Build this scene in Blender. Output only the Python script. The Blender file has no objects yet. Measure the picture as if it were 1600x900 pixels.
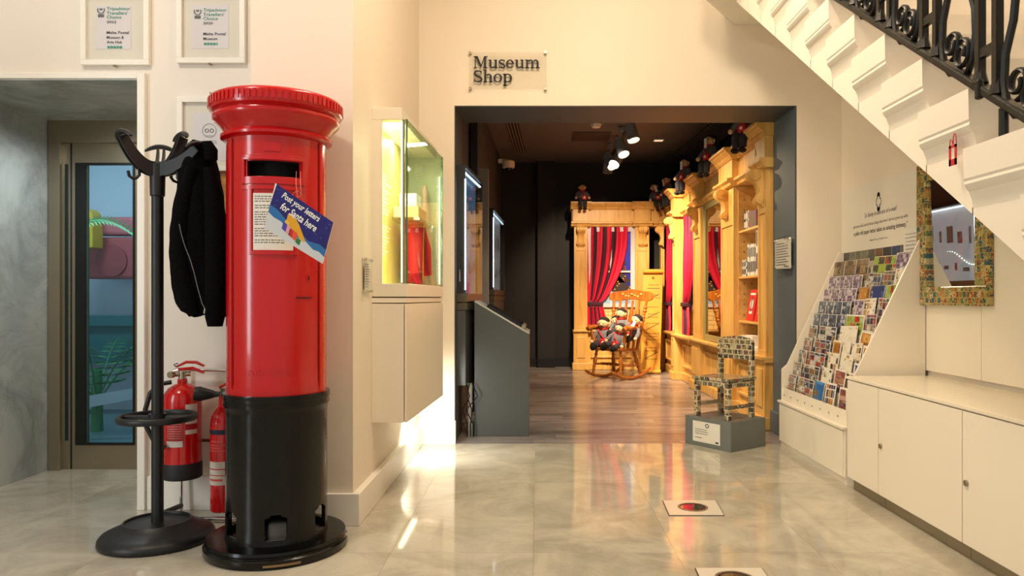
import bpy, bmesh, math, random
from mathutils import Vector, Matrix
S = bpy.context.scene
COL = S.collection
R = random.Random(7)
pi = math.pi

# ---------------------------------------------------------------- camera
cam = bpy.data.cameras.new('camera'); camo = bpy.data.objects.new('camera', cam); COL.objects.link(camo)
cam.sensor_width = 36; cam.lens = 36 * 1150 / 1600
cam.shift_x = -40 / 1600; cam.shift_y = 15 / 1600
camo.location = (0, 0, 1.2); camo.rotation_euler = (pi / 2, 0, 0)
cam.clip_start = 0.05
S.camera = camo
# ---------------------------------------------------------------- world, exposure
w = bpy.data.worlds.new('world'); S.world = w; w.use_nodes = True
w.node_tree.nodes['Background'].inputs[0].default_value = (1.0, 0.93, 0.84, 1)
w.node_tree.nodes['Background'].inputs[1].default_value = 0.55
S.view_settings.view_transform = 'Standard'; S.view_settings.look = 'None'
S.view_settings.exposure = 0.0; S.view_settings.gamma = 1.0
# ---------------------------------------------------------------- lights
def lamp(kind, name, loc, target, power, color=(1, 1, 1), size=1.0, size_y=None, spot=60, blend=.5):
    l = bpy.data.lights.new(name, kind); l.energy = power; l.color = color
    if kind == 'AREA':
        l.shape = 'RECTANGLE'; l.size = size; l.size_y = size_y or size
    else:
        l.shadow_soft_size = size
    if kind == 'SPOT': l.spot_size = math.radians(spot); l.spot_blend = blend
    o = bpy.data.objects.new(name, l); COL.objects.link(o); o.location = loc
    o.rotation_euler = (Vector(target) - Vector(loc)).to_track_quat('-Z', 'Y').to_euler()
    return o
WARM = (1.0, .80, .58); SOFT = (1.0, .90, .76); COOL = (.86, .95, 1.0)
lamp('AREA', 'lobby_ceiling_light', (.0, 3.9, 4.5), (1.3, 4.2, 0), 45, WARM, .4, .4)
lamp('AREA', 'lobby_ceiling_light', (.3, 2.9, 4.4), (1.9, 3.5, .4), 70, WARM, .4, .4)
lamp('AREA', 'lobby_ceiling_light', (-2.4, 1.6, 4.5), (-1.9, 4.2, .9), 55, SOFT, .5, .5)
lamp('SPOT', 'added_recess_fill', (-2.85, 4.62, 2.40), (-3.1, 4.85, 0), 36, COOL, .08, spot=150, blend=.8)  # added cool lamp without a visible fitting, brightens the lift recess
lamp('AREA', 'lobby_entrance_daylight', (-4.6, .2, 1.9), (-1.2, 4.0, 1.2), 60, COOL, .7, 2.6)
# shop spots
for (l, t, p, sp) in (((1.0, 9.4, 3.3), (2.05, 11.2, 1.3), 640, 60), ((.9, 9.0, 3.3), (1.25, 12.2, 1.1), 430, 60),
                      ((.75, 8.8, 3.3), (.95, 11.2, .5), 260, 50), ((1.0, 9.8, 3.3), (2.1, 10.0, 1.0), 420, 65),
                      ((.4, 7.6, 3.3), (2.1, 8.3, .8), 300, 80), ((.6, 9.2, 3.3), (2.1, 7.3, 1.2), 190, 60),
                      ((.4, 7.4, 3.3), (.9, 8.9, 0), 170, 85)):
    lamp('SPOT', 'shop_spot_beam', l, t, p, (1, .74, .46), .04, spot=sp, blend=.6)
lamp('SPOT', 'shop_left_spot_beam', (.3, 7.3, 3.4), (-.55, 6.2, 0), 45, (1, .93, .82), .05, spot=55)

# ---------------------------------------------------------------- materials
def lin(h):
    if not isinstance(h, str): return tuple(h) + (1,)
    h = h.lstrip('#'); h = ''.join(c * 2 for c in h) if len(h) == 3 else h; v = [int(h[i:i + 2], 16) / 255 for i in (0, 2, 4)]
    return tuple((c / 12.92 if c <= .04045 else ((c + .055) / 1.055) ** 2.4) for c in v) + (1,)
MATS = {}
def mat(name, color, rough=.5, metal=0, noise=0, nscale=8, bump=0, bscale=40, coat=0, emit=None, estr=0, trans=0, alpha=1, stretch=None, spec=.5, color2=None):
    if name in MATS: return MATS[name]
    m = bpy.data.materials.new(name); m.use_nodes = True; nt = m.node_tree; N = nt.nodes; L = nt.links
    b = N['Principled BSDF']; c = lin(color)
    b.inputs['Base Color'].default_value = c; b.inputs['Roughness'].default_value = rough
    b.inputs['Metallic'].default_value = metal; b.inputs['Coat Weight'].default_value = coat
    b.inputs['Coat Roughness'].default_value = .05
    b.inputs['Specular IOR Level'].default_value = spec
    b.inputs['Transmission Weight'].default_value = trans; b.inputs['Alpha'].default_value = alpha
    if emit is not None:
        b.inputs['Emission Color'].default_value = lin(emit); b.inputs['Emission Strength'].default_value = estr
    if noise or bump:
        tc = N.new('ShaderNodeTexCoord'); mp = N.new('ShaderNodeMapping'); L.new(tc.outputs['Object'], mp.inputs[0])
        if stretch: mp.inputs['Scale'].default_value = stretch
    if noise:
        n = N.new('ShaderNodeTexNoise'); n.inputs['Scale'].default_value = nscale; n.inputs['Detail'].default_value = 6
        L.new(mp.outputs[0], n.inputs['Vector'])
        r = N.new('ShaderNodeValToRGB'); r.color_ramp.elements[0].position = .3; r.color_ramp.elements[1].position = .7
        c2 = lin(color2) if color2 else tuple(v * (1 - noise) for v in c[:3]) + (1,)
        r.color_ramp.elements[0].color = c2; r.color_ramp.elements[1].color = c
        L.new(n.outputs['Fac'], r.inputs[0]); L.new(r.outputs[0], b.inputs['Base Color'])
    if bump:
        n2 = N.new('ShaderNodeTexNoise'); n2.inputs['Scale'].default_value = bscale; n2.inputs['Detail'].default_value = 4
        L.new(mp.outputs[0], n2.inputs['Vector'])
        bp = N.new('ShaderNodeBump'); bp.inputs['Strength'].default_value = bump; bp.inputs['Distance'].default_value = .01
        L.new(n2.outputs['Fac'], bp.inputs['Height']); L.new(bp.outputs[0], b.inputs['Normal'])
    MATS[name] = m; return m
def glass(name, tint='#e8f4ee', rough=.01, refl=1.0):
    if name in MATS: return MATS[name]
    m = bpy.data.materials.new(name); m.use_nodes = True; nt = m.node_tree; N = nt.nodes; L = nt.links
    N.remove(N['Principled BSDF']); out = N['Material Output']
    t = N.new('ShaderNodeBsdfTransparent'); t.inputs[0].default_value = lin(tint)
    g = N.new('ShaderNodeBsdfGlossy'); g.inputs['Roughness'].default_value = rough
    f = N.new('ShaderNodeLayerWeight'); f.inputs[0].default_value = .5
    pw = N.new('ShaderNodeMath'); pw.operation = 'POWER'; pw.inputs[1].default_value = 5; L.new(f.outputs['Facing'], pw.inputs[0])
    mu = N.new('ShaderNodeMath'); mu.operation = 'MULTIPLY_ADD'; mu.inputs[1].default_value = .7 * refl; mu.inputs[2].default_value = .03 * refl
    mu.use_clamp = True
    L.new(pw.outputs[0], mu.inputs[0])
    mx = N.new('ShaderNodeMixShader'); L.new(mu.outputs[0], mx.inputs[0]); L.new(t.outputs[0], mx.inputs[1]); L.new(g.outputs[0], mx.inputs[2])
    L.new(mx.outputs[0], out.inputs[0]); MATS[name] = m; return m
def marble(name, base, vein, dark, rough, scale=1.0, bump=0):
    m = bpy.data.materials.new(name); m.use_nodes = True; nt = m.node_tree; N = nt.nodes; L = nt.links
    b = N['Principled BSDF']; b.inputs['Roughness'].default_value = rough
    g = N.new('ShaderNodeNewGeometry'); oi = N.new('ShaderNodeObjectInfo')
    mp = N.new('ShaderNodeVectorMath'); mp.operation = 'MULTIPLY_ADD'
    mp.inputs[1].default_value = (scale,) * 3
    cx = N.new('ShaderNodeCombineXYZ'); mm = N.new('ShaderNodeMath'); mm.operation = 'MULTIPLY'; mm.inputs[1].default_value = 4
    L.new(oi.outputs['Random'], mm.inputs[0]); L.new(mm.outputs[0], cx.inputs[2]); L.new(mm.outputs[0], cx.inputs[0])
    L.new(g.outputs['Position'], mp.inputs[0]); L.new(cx.outputs[0], mp.inputs[2])
    n = N.new('ShaderNodeTexNoise'); n.inputs['Scale'].default_value = 2.6; n.inputs['Detail'].default_value = 12; n.inputs['Roughness'].default_value = .62; n.inputs['Distortion'].default_value = 1.0
    L.new(mp.outputs[0], n.inputs['Vector'])
    r = N.new('ShaderNodeValToRGB'); e = r.color_ramp.elements; e[0].position = .35; e[0].color = lin(dark); e[1].position = .62; e[1].color = lin(base)
    L.new(n.outputs['Fac'], r.inputs[0])
    n2 = N.new('ShaderNodeTexNoise'); n2.inputs['Scale'].default_value = .9; n2.inputs['Detail'].default_value = 6; n2.inputs['Distortion'].default_value = 2.2
    L.new(mp.outputs[0], n2.inputs['Vector'])
    r2 = N.new('ShaderNodeValToRGB'); e = r2.color_ramp.elements; e[0].position = .485; e[0].color = (0, 0, 0, 1); e[1].position = .5; e[1].color = (1, 1, 1, 1)
    e3 = r2.color_ramp.elements.new(.515); e3.color = (0, 0, 0, 1)
    L.new(n2.outputs['Fac'], r2.inputs[0])
    k = N.new('ShaderNodeMath'); k.operation = 'MULTIPLY'; k.inputs[1].default_value = .15; L.new(r2.outputs[0], k.inputs[0])
    mx = N.new('ShaderNodeMix'); mx.data_type = 'RGBA'; L.new(k.outputs[0], mx.inputs[0]); L.new(r.outputs[0], mx.inputs[6]); mx.inputs[7].default_value = lin(vein)
    L.new(mx.outputs[2], b.inputs['Base Color']); MATS[name] = m; return m
def wood(name, c1, c2, rough=.35, axis=(1, 1, .12), scale=14, rnd=False):
    m = bpy.data.materials.new(name); m.use_nodes = True; nt = m.node_tree; N = nt.nodes; L = nt.links
    b = N['Principled BSDF']; b.inputs['Roughness'].default_value = rough
    tc = N.new('ShaderNodeTexCoord'); mp = N.new('ShaderNodeMapping'); mp.inputs['Scale'].default_value = axis
    L.new(tc.outputs['Object'], mp.inputs[0])
    n = N.new('ShaderNodeTexNoise'); n.inputs['Scale'].default_value = scale; n.inputs['Detail'].default_value = 5; n.inputs['Distortion'].default_value = .6
    if rnd:
        oi = N.new('ShaderNodeObjectInfo'); n.noise_dimensions = '4D'; mm = N.new('ShaderNodeMath'); mm.operation = 'MULTIPLY'; mm.inputs[1].default_value = 30
        L.new(oi.outputs['Random'], mm.inputs[0]); L.new(mm.outputs[0], n.inputs['W'])
    L.new(mp.outputs[0], n.inputs['Vector'])
    r = N.new('ShaderNodeValToRGB'); e = r.color_ramp.elements; e[0].position = .32; e[0].color = lin(c1); e[1].position = .68; e[1].color = lin(c2)
    L.new(n.outputs['Fac'], r.inputs[0]); src = r.outputs[0]
    if rnd:
        hs = N.new('ShaderNodeHueSaturation'); ma = N.new('ShaderNodeMapRange'); ma.inputs[3].default_value = .75; ma.inputs[4].default_value = 1.2
        L.new(oi.outputs['Random'], ma.inputs[0]); L.new(ma.outputs[0], hs.inputs['Value']); L.new(src, hs.inputs['Color']); src = hs.outputs[0]
    L.new(src, b.inputs['Base Color']); MATS[name] = m; return m
def collage(name, palette, cell=.05, cell2=None, rough=.35, border=.1, bordercol='#d9cdb0', rnd=True, coord='Object'):
    """little rectangular pictures (stamps, printed photographs) in staggered cells"""
    if name in MATS: return MATS[name]
    m = bpy.data.materials.new(name); m.use_nodes = True; nt = m.node_tree; N = nt.nodes; L = nt.links
    b = N['Principled BSDF']; b.inputs['Roughness'].default_value = rough
    tc = N.new('ShaderNodeTexCoord'); sc = N.new('ShaderNodeVectorMath'); sc.operation = 'DIVIDE'
    c2 = cell2 or cell; sc.inputs[1].default_value = (cell, cell, c2)
    ad = N.new('ShaderNodeVectorMath'); ad.operation = 'ADD'; ad.inputs[1].default_value = (.37, .41, .13)
    L.new(tc.outputs[coord], sc.inputs[0]); L.new(sc.outputs[0], ad.inputs[0])
    fl = N.new('ShaderNodeVectorMath'); fl.operation = 'FLOOR'; fr = N.new('ShaderNodeVectorMath'); fr.operation = 'FRACTION'
    # stagger x and y by the row's random number
    sep = N.new('ShaderNodeSeparateXYZ'); L.new(ad.outputs[0], sep.inputs[0])
    fz = N.new('ShaderNodeMath'); fz.operation = 'FLOOR'; L.new(sep.outputs[2], fz.inputs[0])
    wn0 = N.new('ShaderNodeTexWhiteNoise'); wn0.noise_dimensions = '1D'; L.new(fz.outputs[0], wn0.inputs['W'])
    cb = N.new('ShaderNodeCombineXYZ'); L.new(wn0.outputs['Value'], cb.inputs[0]); L.new(wn0.outputs['Value'], cb.inputs[1])
    a2 = N.new('ShaderNodeVectorMath'); a2.operation = 'ADD'; L.new(ad.outputs[0], a2.inputs[0]); L.new(cb.outputs[0], a2.inputs[1])
    L.new(a2.outputs[0], fl.inputs[0]); L.new(a2.outputs[0], fr.inputs[0])
    wn = N.new('ShaderNodeTexWhiteNoise'); wn.noise_dimensions = '4D'; L.new(fl.outputs[0], wn.inputs['Vector'])
    if rnd:
        oi = N.new('ShaderNodeObjectInfo'); L.new(oi.outputs['Random'], wn.inputs['W'])
    r = N.new('ShaderNodeValToRGB'); r.color_ramp.interpolation = 'CONSTANT'; e = r.color_ramp.elements
    while len(e) < len(palette): e.new(.5)
    for i, p in enumerate(palette): e[i].position = i / len(palette); e[i].color = lin(p)
    nn = N.new('ShaderNodeTexNoise'); nn.inputs['Scale'].default_value = 2.2; nn.inputs['Detail'].default_value = 3
    L.new(a2.outputs[0], nn.inputs['Vector'])
    mu = N.new('ShaderNodeMath'); mu.operation = 'MULTIPLY_ADD'; mu.inputs[1].default_value = .5; mu.inputs[2].default_value = -.25
    L.new(nn.outputs['Fac'], mu.inputs[0])
    sm = N.new('ShaderNodeMath'); sm.operation = 'ADD'; L.new(wn.outputs['Value'], sm.inputs[0]); L.new(mu.outputs[0], sm.inputs[1])
    L.new(sm.outputs[0], r.inputs[0])
    # border mask from z and from the mean of x and y
    sf = N.new('ShaderNodeSeparateXYZ'); L.new(fr.outputs[0], sf.inputs[0])
    def edge(sock):
        s = N.new('ShaderNodeMath'); s.operation = 'SUBTRACT'; s.inputs[1].default_value = .5; L.new(sock, s.inputs[0])
        a = N.new('ShaderNodeMath'); a.operation = 'ABSOLUTE'; L.new(s.outputs[0], a.inputs[0])
        g = N.new('ShaderNodeMath'); g.operation = 'GREATER_THAN'; g.inputs[1].default_value = .5 - border; L.new(a.outputs[0], g.inputs[0]); return g.outputs[0]
    m1 = N.new('ShaderNodeMath'); m1.operation = 'MAXIMUM'; L.new(edge(sf.outputs[1]), m1.inputs[0]); L.new(edge(sf.outputs[2]), m1.inputs[1])
    mx = N.new('ShaderNodeMix'); mx.data_type = 'RGBA'; L.new(m1.outputs[0], mx.inputs[0]); L.new(r.outputs[0], mx.inputs[6]); mx.inputs[7].default_value = lin(bordercol)
    L.new(mx.outputs[2], b.inputs['Base Color']); MATS[name] = m; return m

WALL = mat('wall_paint', '#efe2cf', .55, noise=.03, nscale=1.5, bump=.03, bscale=90)
WALLC = mat('wall_paint_cool_lit', '#ece3d6', .55, bump=.03, bscale=90)  # wall paint tinted cooler to carry the daylight on the left
WHITE = mat('white_lacquer', '#f3e9d6', .32)
WHITEF = mat('white_frame', '#f4efe4', .35)
GREYP = mat('grey_paint', '#5c6065', .5, bump=.03, bscale=120)
DARKJ = mat('dark_jamb_paint', '#4a4b4e', .5, bump=.03)
BLUEG = mat('blue_grey_paint', '#5c6870', .5)
NAVY = mat('dark_shop_paint', '#1c1b20', .6, bump=.02)
CEILD = mat('dark_ceiling_paint', '#64605f', .7)
PINE = wood('pine', '#d09a4c', '#e8bd70', .38)
PINE2 = wood('pine_shelf', '#d09a50', '#e6ba72', .4, axis=(1, .12, 1))
CHAIRW = wood('varnished_wood', '#8a4a1c', '#b8702c', .22, scale=20)
FLOORM = marble('floor_marble', '#c5beae', '#a3947c', '#aaa494', .06, 1.0)
MARBW = marble('wall_marble', '#bcc0bb', '#5f6466', '#979c9a', .2, .9)
PLANK = wood('plank_floor', '#7c7472', '#a79e9b', .22, axis=(.35, 2.2, 1), scale=5, rnd=True)
REDP = mat('postbox_red', '#c4040c', .22, coat=.35, bump=.05, bscale=14)
BLKP = mat('postbox_black', '#050606', .22, coat=.1, spec=.3, bump=.12, bscale=18)
BLACK = mat('black_void', '#040404', .9)
BLKPL = mat('black_plastic', '#15171a', .42, bump=.05, bscale=200)
IRON = mat('wrought_iron', '#12110d', .42, metal=0, spec=.4, bump=.15, bscale=60)
STEEL = mat('brushed_steel', '#a59a84', .34, metal=.75, bump=.02, bscale=60, stretch=(1, 1, .05))
CHROME = mat('chrome', '#d8d8d8', .08, metal=1)
PAPER = mat('paper', '#e9e4da', .6)
INK = mat('black_ink', '#17151a', .6)
FLEECE = mat('black_fleece', '#08080a', .95, bump=.9, bscale=160, spec=.1)
EXTR = mat('extinguisher_red', '#cc1416', .2, coat=.4)
GLASS = glass('clear_glass', '#fdfdfd')
GLASSG = glass('green_glass', '#f8fcf2', refl=1.0)
ACRYL = glass('acrylic', '#fbfbfa', refl=.5)

# ---------------------------------------------------------------- mesh building
class MB:
    def __init__(s): s.v = []; s.f = []; s.M = Matrix.Identity(4)
    def add(s, vs, fs):
        n = len(s.v); s.v += [tuple(s.M @ Vector(p)) for p in vs]; s.f += [tuple(i + n for i in f) for f in fs]; return s
    def box(s, x0, x1, y0, y1, z0, z1):
        return s.add([(x, y, z) for x in (x0, x1) for y in (y0, y1) for z in (z0, z1)],
                     [(0, 1, 3, 2), (4, 6, 7, 5), (0, 4, 5, 1), (2, 3, 7, 6), (0, 2, 6, 4), (1, 5, 7, 3)])
    def prism(s, poly, a, b, axis='z'):
        f = {'z': lambda p, t: (p[0], p[1], t), 'y': lambda p, t: (p[0], t, p[1]), 'x': lambda p, t: (t, p[0], p[1])}[axis]
        n = len(poly); vs = [f(p, a) for p in poly] + [f(p, b) for p in poly]
        return s.add(vs, [tuple(range(n)), tuple(range(2 * n - 1, n - 1, -1))] + [(i, n + i, n + (i + 1) % n, (i + 1) % n) for i in range(n)])
    def quadprism(s, p, q):      # two matching loops
        n = len(p); return s.add(list(p) + list(q), [tuple(range(n)), tuple(range(2 * n - 1, n - 1, -1))] + [(i, n + i, n + (i + 1) % n, (i + 1) % n) for i in range(n)])
    def lathe(s, prof, seg=32, c=(0, 0), cap=True):
        n = len(prof); vs = []; fs = []
        for r, z in prof:
            for k in range(seg):
                a = 2 * pi * k / seg; vs.append((c[0] + r * math.cos(a), c[1] + r * math.sin(a), z))
        for i in range(n - 1):
            for k in range(seg):
                fs.append((i * seg + k, i * seg + (k + 1) % seg, (i + 1) * seg + (k + 1) % seg, (i + 1) * seg + k))
        if cap: fs += [tuple(range(seg - 1, -1, -1)), tuple((n - 1) * seg + k for k in range(seg))]
        return s.add(vs, fs)
    def tube(s, pts, r, seg=8, closed=False, flat=1.0):
        pts = [Vector(p) for p in pts]; n = len(pts); rs = r if isinstance(r, (list, tuple)) else [r] * n
        vs = []; fs = []; up = None
        for i, p in enumerate(pts):
            if closed: t = (pts[(i + 1) % n] - pts[i - 1]).normalized()
            else: t = (pts[min(i + 1, n - 1)] - pts[max(i - 1, 0)]).normalized()
            if up is None:
                up = Vector((0, 0, 1)) if abs(t.z) < .9 else Vector((1, 0, 0))
            u = (up - t * up.dot(t)).normalized(); up = u; v = t.cross(u)
            for k in range(seg):
                a = 2 * pi * (k + .5) / seg; vs.append(tuple(p + u * math.cos(a) * rs[i] + v * math.sin(a) * rs[i] * flat))
        m = n if closed else n - 1
        for i in range(m):
            for k in range(seg):
                j = (i + 1) % n; fs.append((i * seg + k, i * seg + (k + 1) % seg, j * seg + (k + 1) % seg, j * seg + k))
        if not closed: fs += [tuple(range(seg - 1, -1, -1)), tuple((n - 1) * seg + k for k in range(seg))]
        return s.add(vs, fs)
    def ball(s, c, r, seg=14, rings=8):
        r = r if isinstance(r, (list, tuple)) else (r, r, r); vs = []; fs = []
        for i in range(1, rings):
            t = pi * i / rings
            for k in range(seg):
                a = 2 * pi * k / seg; vs.append((c[0] + r[0] * math.sin(t) * math.cos(a), c[1] + r[1] * math.sin(t) * math.sin(a), c[2] + r[2] * math.cos(t)))
        for i in range(rings - 2):
            for k in range(seg): fs.append((i * seg + k, (i + 1) * seg + k, (i + 1) * seg + (k + 1) % seg, i * seg + (k + 1) % seg))
        vs += [(c[0], c[1], c[2] + r[2]), (c[0], c[1], c[2] - r[2])]; t0 = (rings - 1) * seg
        for k in range(seg): fs += [(t0, k, (k + 1) % seg), (t0 + 1, (rings - 2) * seg + (k + 1) % seg, (rings - 2) * seg + k)]
        return s.add(vs, fs)
    def cpatch(s, r0, r1, a0, a1, z0, z1, seg=16):   # curved block on a cylinder, angle 0 = local -Y, + towards +X
        vs = []; fs = []
        for i in range(seg + 1):
            a = math.radians(a0 + (a1 - a0) * i / seg); x, y = math.sin(a), -math.cos(a)
            vs += [(r0 * x, r0 * y, z0), (r1 * x, r1 * y, z0), (r1 * x, r1 * y, z1), (r0 * x, r0 * y, z1)]
        for i in range(seg):
            for k in range(4): fs.append((i * 4 + k, (i + 1) * 4 + k, (i + 1) * 4 + (k + 1) % 4, i * 4 + (k + 1) % 4))
        fs += [(3, 2, 1, 0), tuple(seg * 4 + k for k in range(4))]
        return s.add(vs, fs)
    def grid(s, fn, nu, nv, closed_u=False):
        vs = [fn(i / nu, j / nv) for j in range(nv + 1) for i in range(nu + (0 if closed_u else 1))]
        w = nu if closed_u else nu + 1; fs = []
        for j in range(nv):
            for i in range(nu): fs.append((j * w + i, j * w + (i + 1) % w, (j + 1) * w + (i + 1) % w, (j + 1) * w + i))
        return s.add(vs, fs)
WM = {}
def wmat(o): return WM.get(o.name, Matrix.Identity(4)) if o else Matrix.Identity(4)
def build(name, mb, material, parent=None, world=False, smooth=0, bevel=0, solid=0, sub=0):
    me = bpy.data.meshes.new(name)
    vs = mb.v
    if world and parent:
        inv = wmat(parent).inverted(); vs = [tuple(inv @ Vector(p)) for p in vs]
    me.from_pydata(vs, [], mb.f); me.validate(); me.update()
    b = bmesh.new(); b.from_mesh(me); bmesh.ops.recalc_face_normals(b, faces=b.faces)
    bd = [e.index for e in b.edges if len(e.link_faces) == 1] if solid and smooth else []
    b.to_mesh(me); b.free()
    if smooth:
        me.polygons.foreach_set('use_smooth', [True] * len(me.polygons)); me.set_sharp_from_angle(angle=math.radians(smooth))
        for i in bd: me.edges[i].use_edge_sharp = True
    for m in (material if isinstance(material, (list, tuple)) else [material]): me.materials.append(m)
    o = bpy.data.objects.new(name, me); COL.objects.link(o)
    if parent: o.parent = parent; WM[o.name] = wmat(parent).copy()
    if solid: md = o.modifiers.new('solid', 'SOLIDIFY'); md.thickness = solid; md.offset = 0
    if sub: md = o.modifiers.new('sub', 'SUBSURF'); md.levels = sub; md.render_levels = sub
    if bevel:
        md = o.modifiers.new('bevel', 'BEVEL'); md.width = bevel; md.segments = 2; md.limit_method = 'ANGLE'
    return o
def tag(o, label, cat, group=None, kind=None):
    if label: o['label'] = label
    if cat: o['category'] = cat
    if group: o['group'] = group
    if kind: o['kind'] = kind
    return o
def thing(name, label, cat, loc=(0, 0, 0), rz=0, group=None, rot=None):
    o = bpy.data.objects.new(name, None); COL.objects.link(o); o.empty_display_size = .1
    o.location = loc; o.rotation_euler = rot or (0, 0, rz)
    WM[o.name] = Matrix.LocRotScale(Vector(loc), o.rotation_euler, None)
    return tag(o, label, cat, group)
def struct(name, mb, m, parent=None, **k):
    o = build(name, mb, m, parent, **k)
    if not parent: o['kind'] = 'structure'
    return o
def B(*a): return MB().box(*a)
def copy_tree(o, parent=None):
    c = o.copy(); COL.objects.link(c)
    if parent: c.parent = parent
    for ch in list(o.children): copy_tree(ch, c)
    return c
FONTS = {}
def text(name, body, material, parent, origin, ux, uy, width=None, height=None, extrude=.0006, offset=0, align='LEFT', label=None, shear=0, linesp=1.0):
    """lettering laid in a plane: origin = lower left (or centre), ux/uy = world axes of the plane; coordinates in the parent's own frame"""
    c = bpy.data.curves.new(name, 'FONT'); c.body = body; c.size = 1; c.resolution_u = 2; c.offset = offset; c.shear = shear; c.space_line = linesp
    c.align_x = align
    t = bpy.data.objects.new(name, c); COL.objects.link(t)
    dg = bpy.context.evaluated_depsgraph_get(); dg.update()
    me = bpy.data.meshes.new_from_object(t.evaluated_get(dg)); bpy.data.objects.remove(t); me.name = name
    xs = [v.co.x for v in me.vertices]; ys = [v.co.y for v in me.vertices]
    if not xs: return None
    x0, x1, y0, y1 = min(xs), max(xs), min(ys), max(ys)
    sx = width / (x1 - x0) if width else height / (y1 - y0); sy = height / (y1 - y0) if height else sx
    ux, uy, origin = Vector(ux), Vector(uy), Vector(origin); n = ux.cross(uy).normalized()
    cx = x0 if align == 'LEFT' else (x0 + x1) / 2
    cy = y0
    b = bmesh.new(); b.from_mesh(me)
    for v in b.verts: v.co = origin + ux * ((v.co.x - cx) * sx) + uy * ((v.co.y - cy) * sy) + n * extrude
    b.to_mesh(me); b.free()
    me.materials.clear(); me.materials.append(material)
    o = bpy.data.objects.new(name, me); COL.objects.link(o); o.parent = parent
    if label: o['label'] = label
    return o
def lines(name, material, parent, origin, ux, uy, width, height, n, seed=0, thick=.35, center=False, off=.0006):
    """rows of tiny print too small to read: broken strips"""
    rr = random.Random(seed); mb = MB(); ux, uy, o = Vector(ux), Vector(uy), Vector(origin); nn = ux.cross(uy).normalized() * off
    for i in range(n):
        y = height * (1 - (i + .7) / n); h = height / n * thick; ww = width * rr.uniform(.55, 1); x = (width - ww) / 2 if center else 0; xe = x + ww
        while x < xe:
            l = min(rr.uniform(.04, .12) * width, xe - x); p = [o + ux * a + uy * b2 + nn for a, b2 in ((x, y), (x + l, y), (x + l, y + h), (x, y + h))]
            mb.add(p, [(0, 1, 2, 3)]); x += l + width * .018
    return build(name, mb, material, parent)
def P(px, py, Y): return ((px - 840) / 1150 * Y, Y, 1.2 - (py - 465) / 1150 * Y)
# ================================================================ THE SETTING
# floor: a bed with slabs as pieces
fl = struct('floor', B(-6, 4, -3.2, 6.05, -.06, -.012), mat('grout', '#a39f8e', .5))
xs = [-.02 + .67 * k for k in range(-6, 5)]; ys = [3.46 + 1.31 * k for k in range(-4, 3)]
for i in range(len(xs) - 1):
    for j in range(len(ys) - 1):
        y1 = min(ys[j + 1], 6.05); x1 = xs[i + 1]
        if ys[j] < 6.04 and x1 > -3.6: build('marble_slab', B(xs[i] + .0005, x1 - .0005, ys[j] + .0005, y1 - .0005, -.012, 0), FLOORM, fl)
build('slab_field', B(-6, xs[0], -3.2, 6.05, -.012, 0).box(xs[-1], 4, -3.2, 6.05, -.012, 0).box(xs[0], xs[-1], -3.2, ys[0], -.012, 0), FLOORM, fl)
# shop floor planks
sf = struct('floor_shop', B(-.9, 3.2, 6.05, 12.9, -.06, -.01), mat('underlay', '#2b2726', .7))
y = 6.052; row = 0
while y < 12.85:
    x = -.9 - R.uniform(0, 1.1); w_ = .2
    while x < 2.9:
        x1 = x + 1.22
        build('floor_plank', B(max(x, -.9) + .001, min(x1, 2.9) - .001, y + .001, min(y + w_, 12.9) - .001, -.01, 0), PLANK, sf); x = x1
    y += w_; row += 1

# front wall with the opening (dark lining in its thickness)
wf = struct('wall_front', B(-1.0, -.684, 6.05, 6.62, 0, 4.6).box(2.13, 2.7, 6.05, 6.62, 0, 4.6).box(-.684, 2.13, 6.05, 6.62, 2.778, 4.6), WALL)
tr = struct('trim_1', B(-.684, -.678, 6.053, 6.62, 0, 2.772).box(2.124, 2.13, 6.053, 6.62, 0, 2.772).box(-.684, 2.13, 6.053, 6.62, 2.772, 2.778), DARKJ)
struct('baseboard_front', B(-.985, -.67, 6.0, 6.05, 0, .19), WHITEF, bevel=.004)
struct('baseboard_jamb', B(2.09, 2.124, 6.1, 6.62, 0, .19), BLUEG, bevel=.004)
# right face of the opening is a blue-grey lining board
struct('trim_2', B(2.118, 2.124, 6.06, 6.62, .19, 2.77), BLUEG)
# column with display case
struct('wall_left', B(-1.514, -.975, 3.887, 6.05, 0, 4.6), WALL)
struct('baseboard_left', B(-1.514, -.935, 3.862, 3.887, 0, .17).box(-.975, -.935, 3.887, 6.0, 0, .17), WHITEF, bevel=.004)
# wall with the lift recess
struct('wall_recess', B(-2.217, -1.514, 4.18, 6.05, 0, 4.6).box(-6, -2.217, 4.18, 5.2, 2.436, 4.6), WALLC)
struct('baseboard_recess', B(-2.205, -1.514, 4.155, 4.18, 0, .19), WHITEF, bevel=.003)
struct('trim_3', B(-2.26, -2.217, 4.15, 4.3, 0, 2.47).box(-3.6, -2.26, 4.15, 4.3, 2.436, 2.47), WHITEF, bevel=.003)
struct('wall_lift_side', B(-3.6, -3.4, 2.6, 5.3, 0, 2.436), MARBW)
struct('trim_4', B(-3.4, -2.26, 4.155, 5.3, 2.428, 2.4355), MARBW)
struct('wall_far_left', B(-6.1, -6, -3.2, 4.3, 0, 4.6), WALLC)
# right wall with boards
wr = struct('wall_right', B(2.5, 2.7, -.6, 6.05, 0, 4.6), WALL)
for (a, b) in ((4.12, 4.745), (3.3, 4.116), (2.4, 3.296), (1.5, 2.396)):
    build('wall_board', B(2.482, 2.5, a, b, .735, 2.3), WHITE, wr, bevel=.002)
struct('ceiling', B(-6, 2.7, -3.2, 6.6, 4.6, 4.7), mat('ceiling_paint', '#f0e8da', .7))
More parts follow.
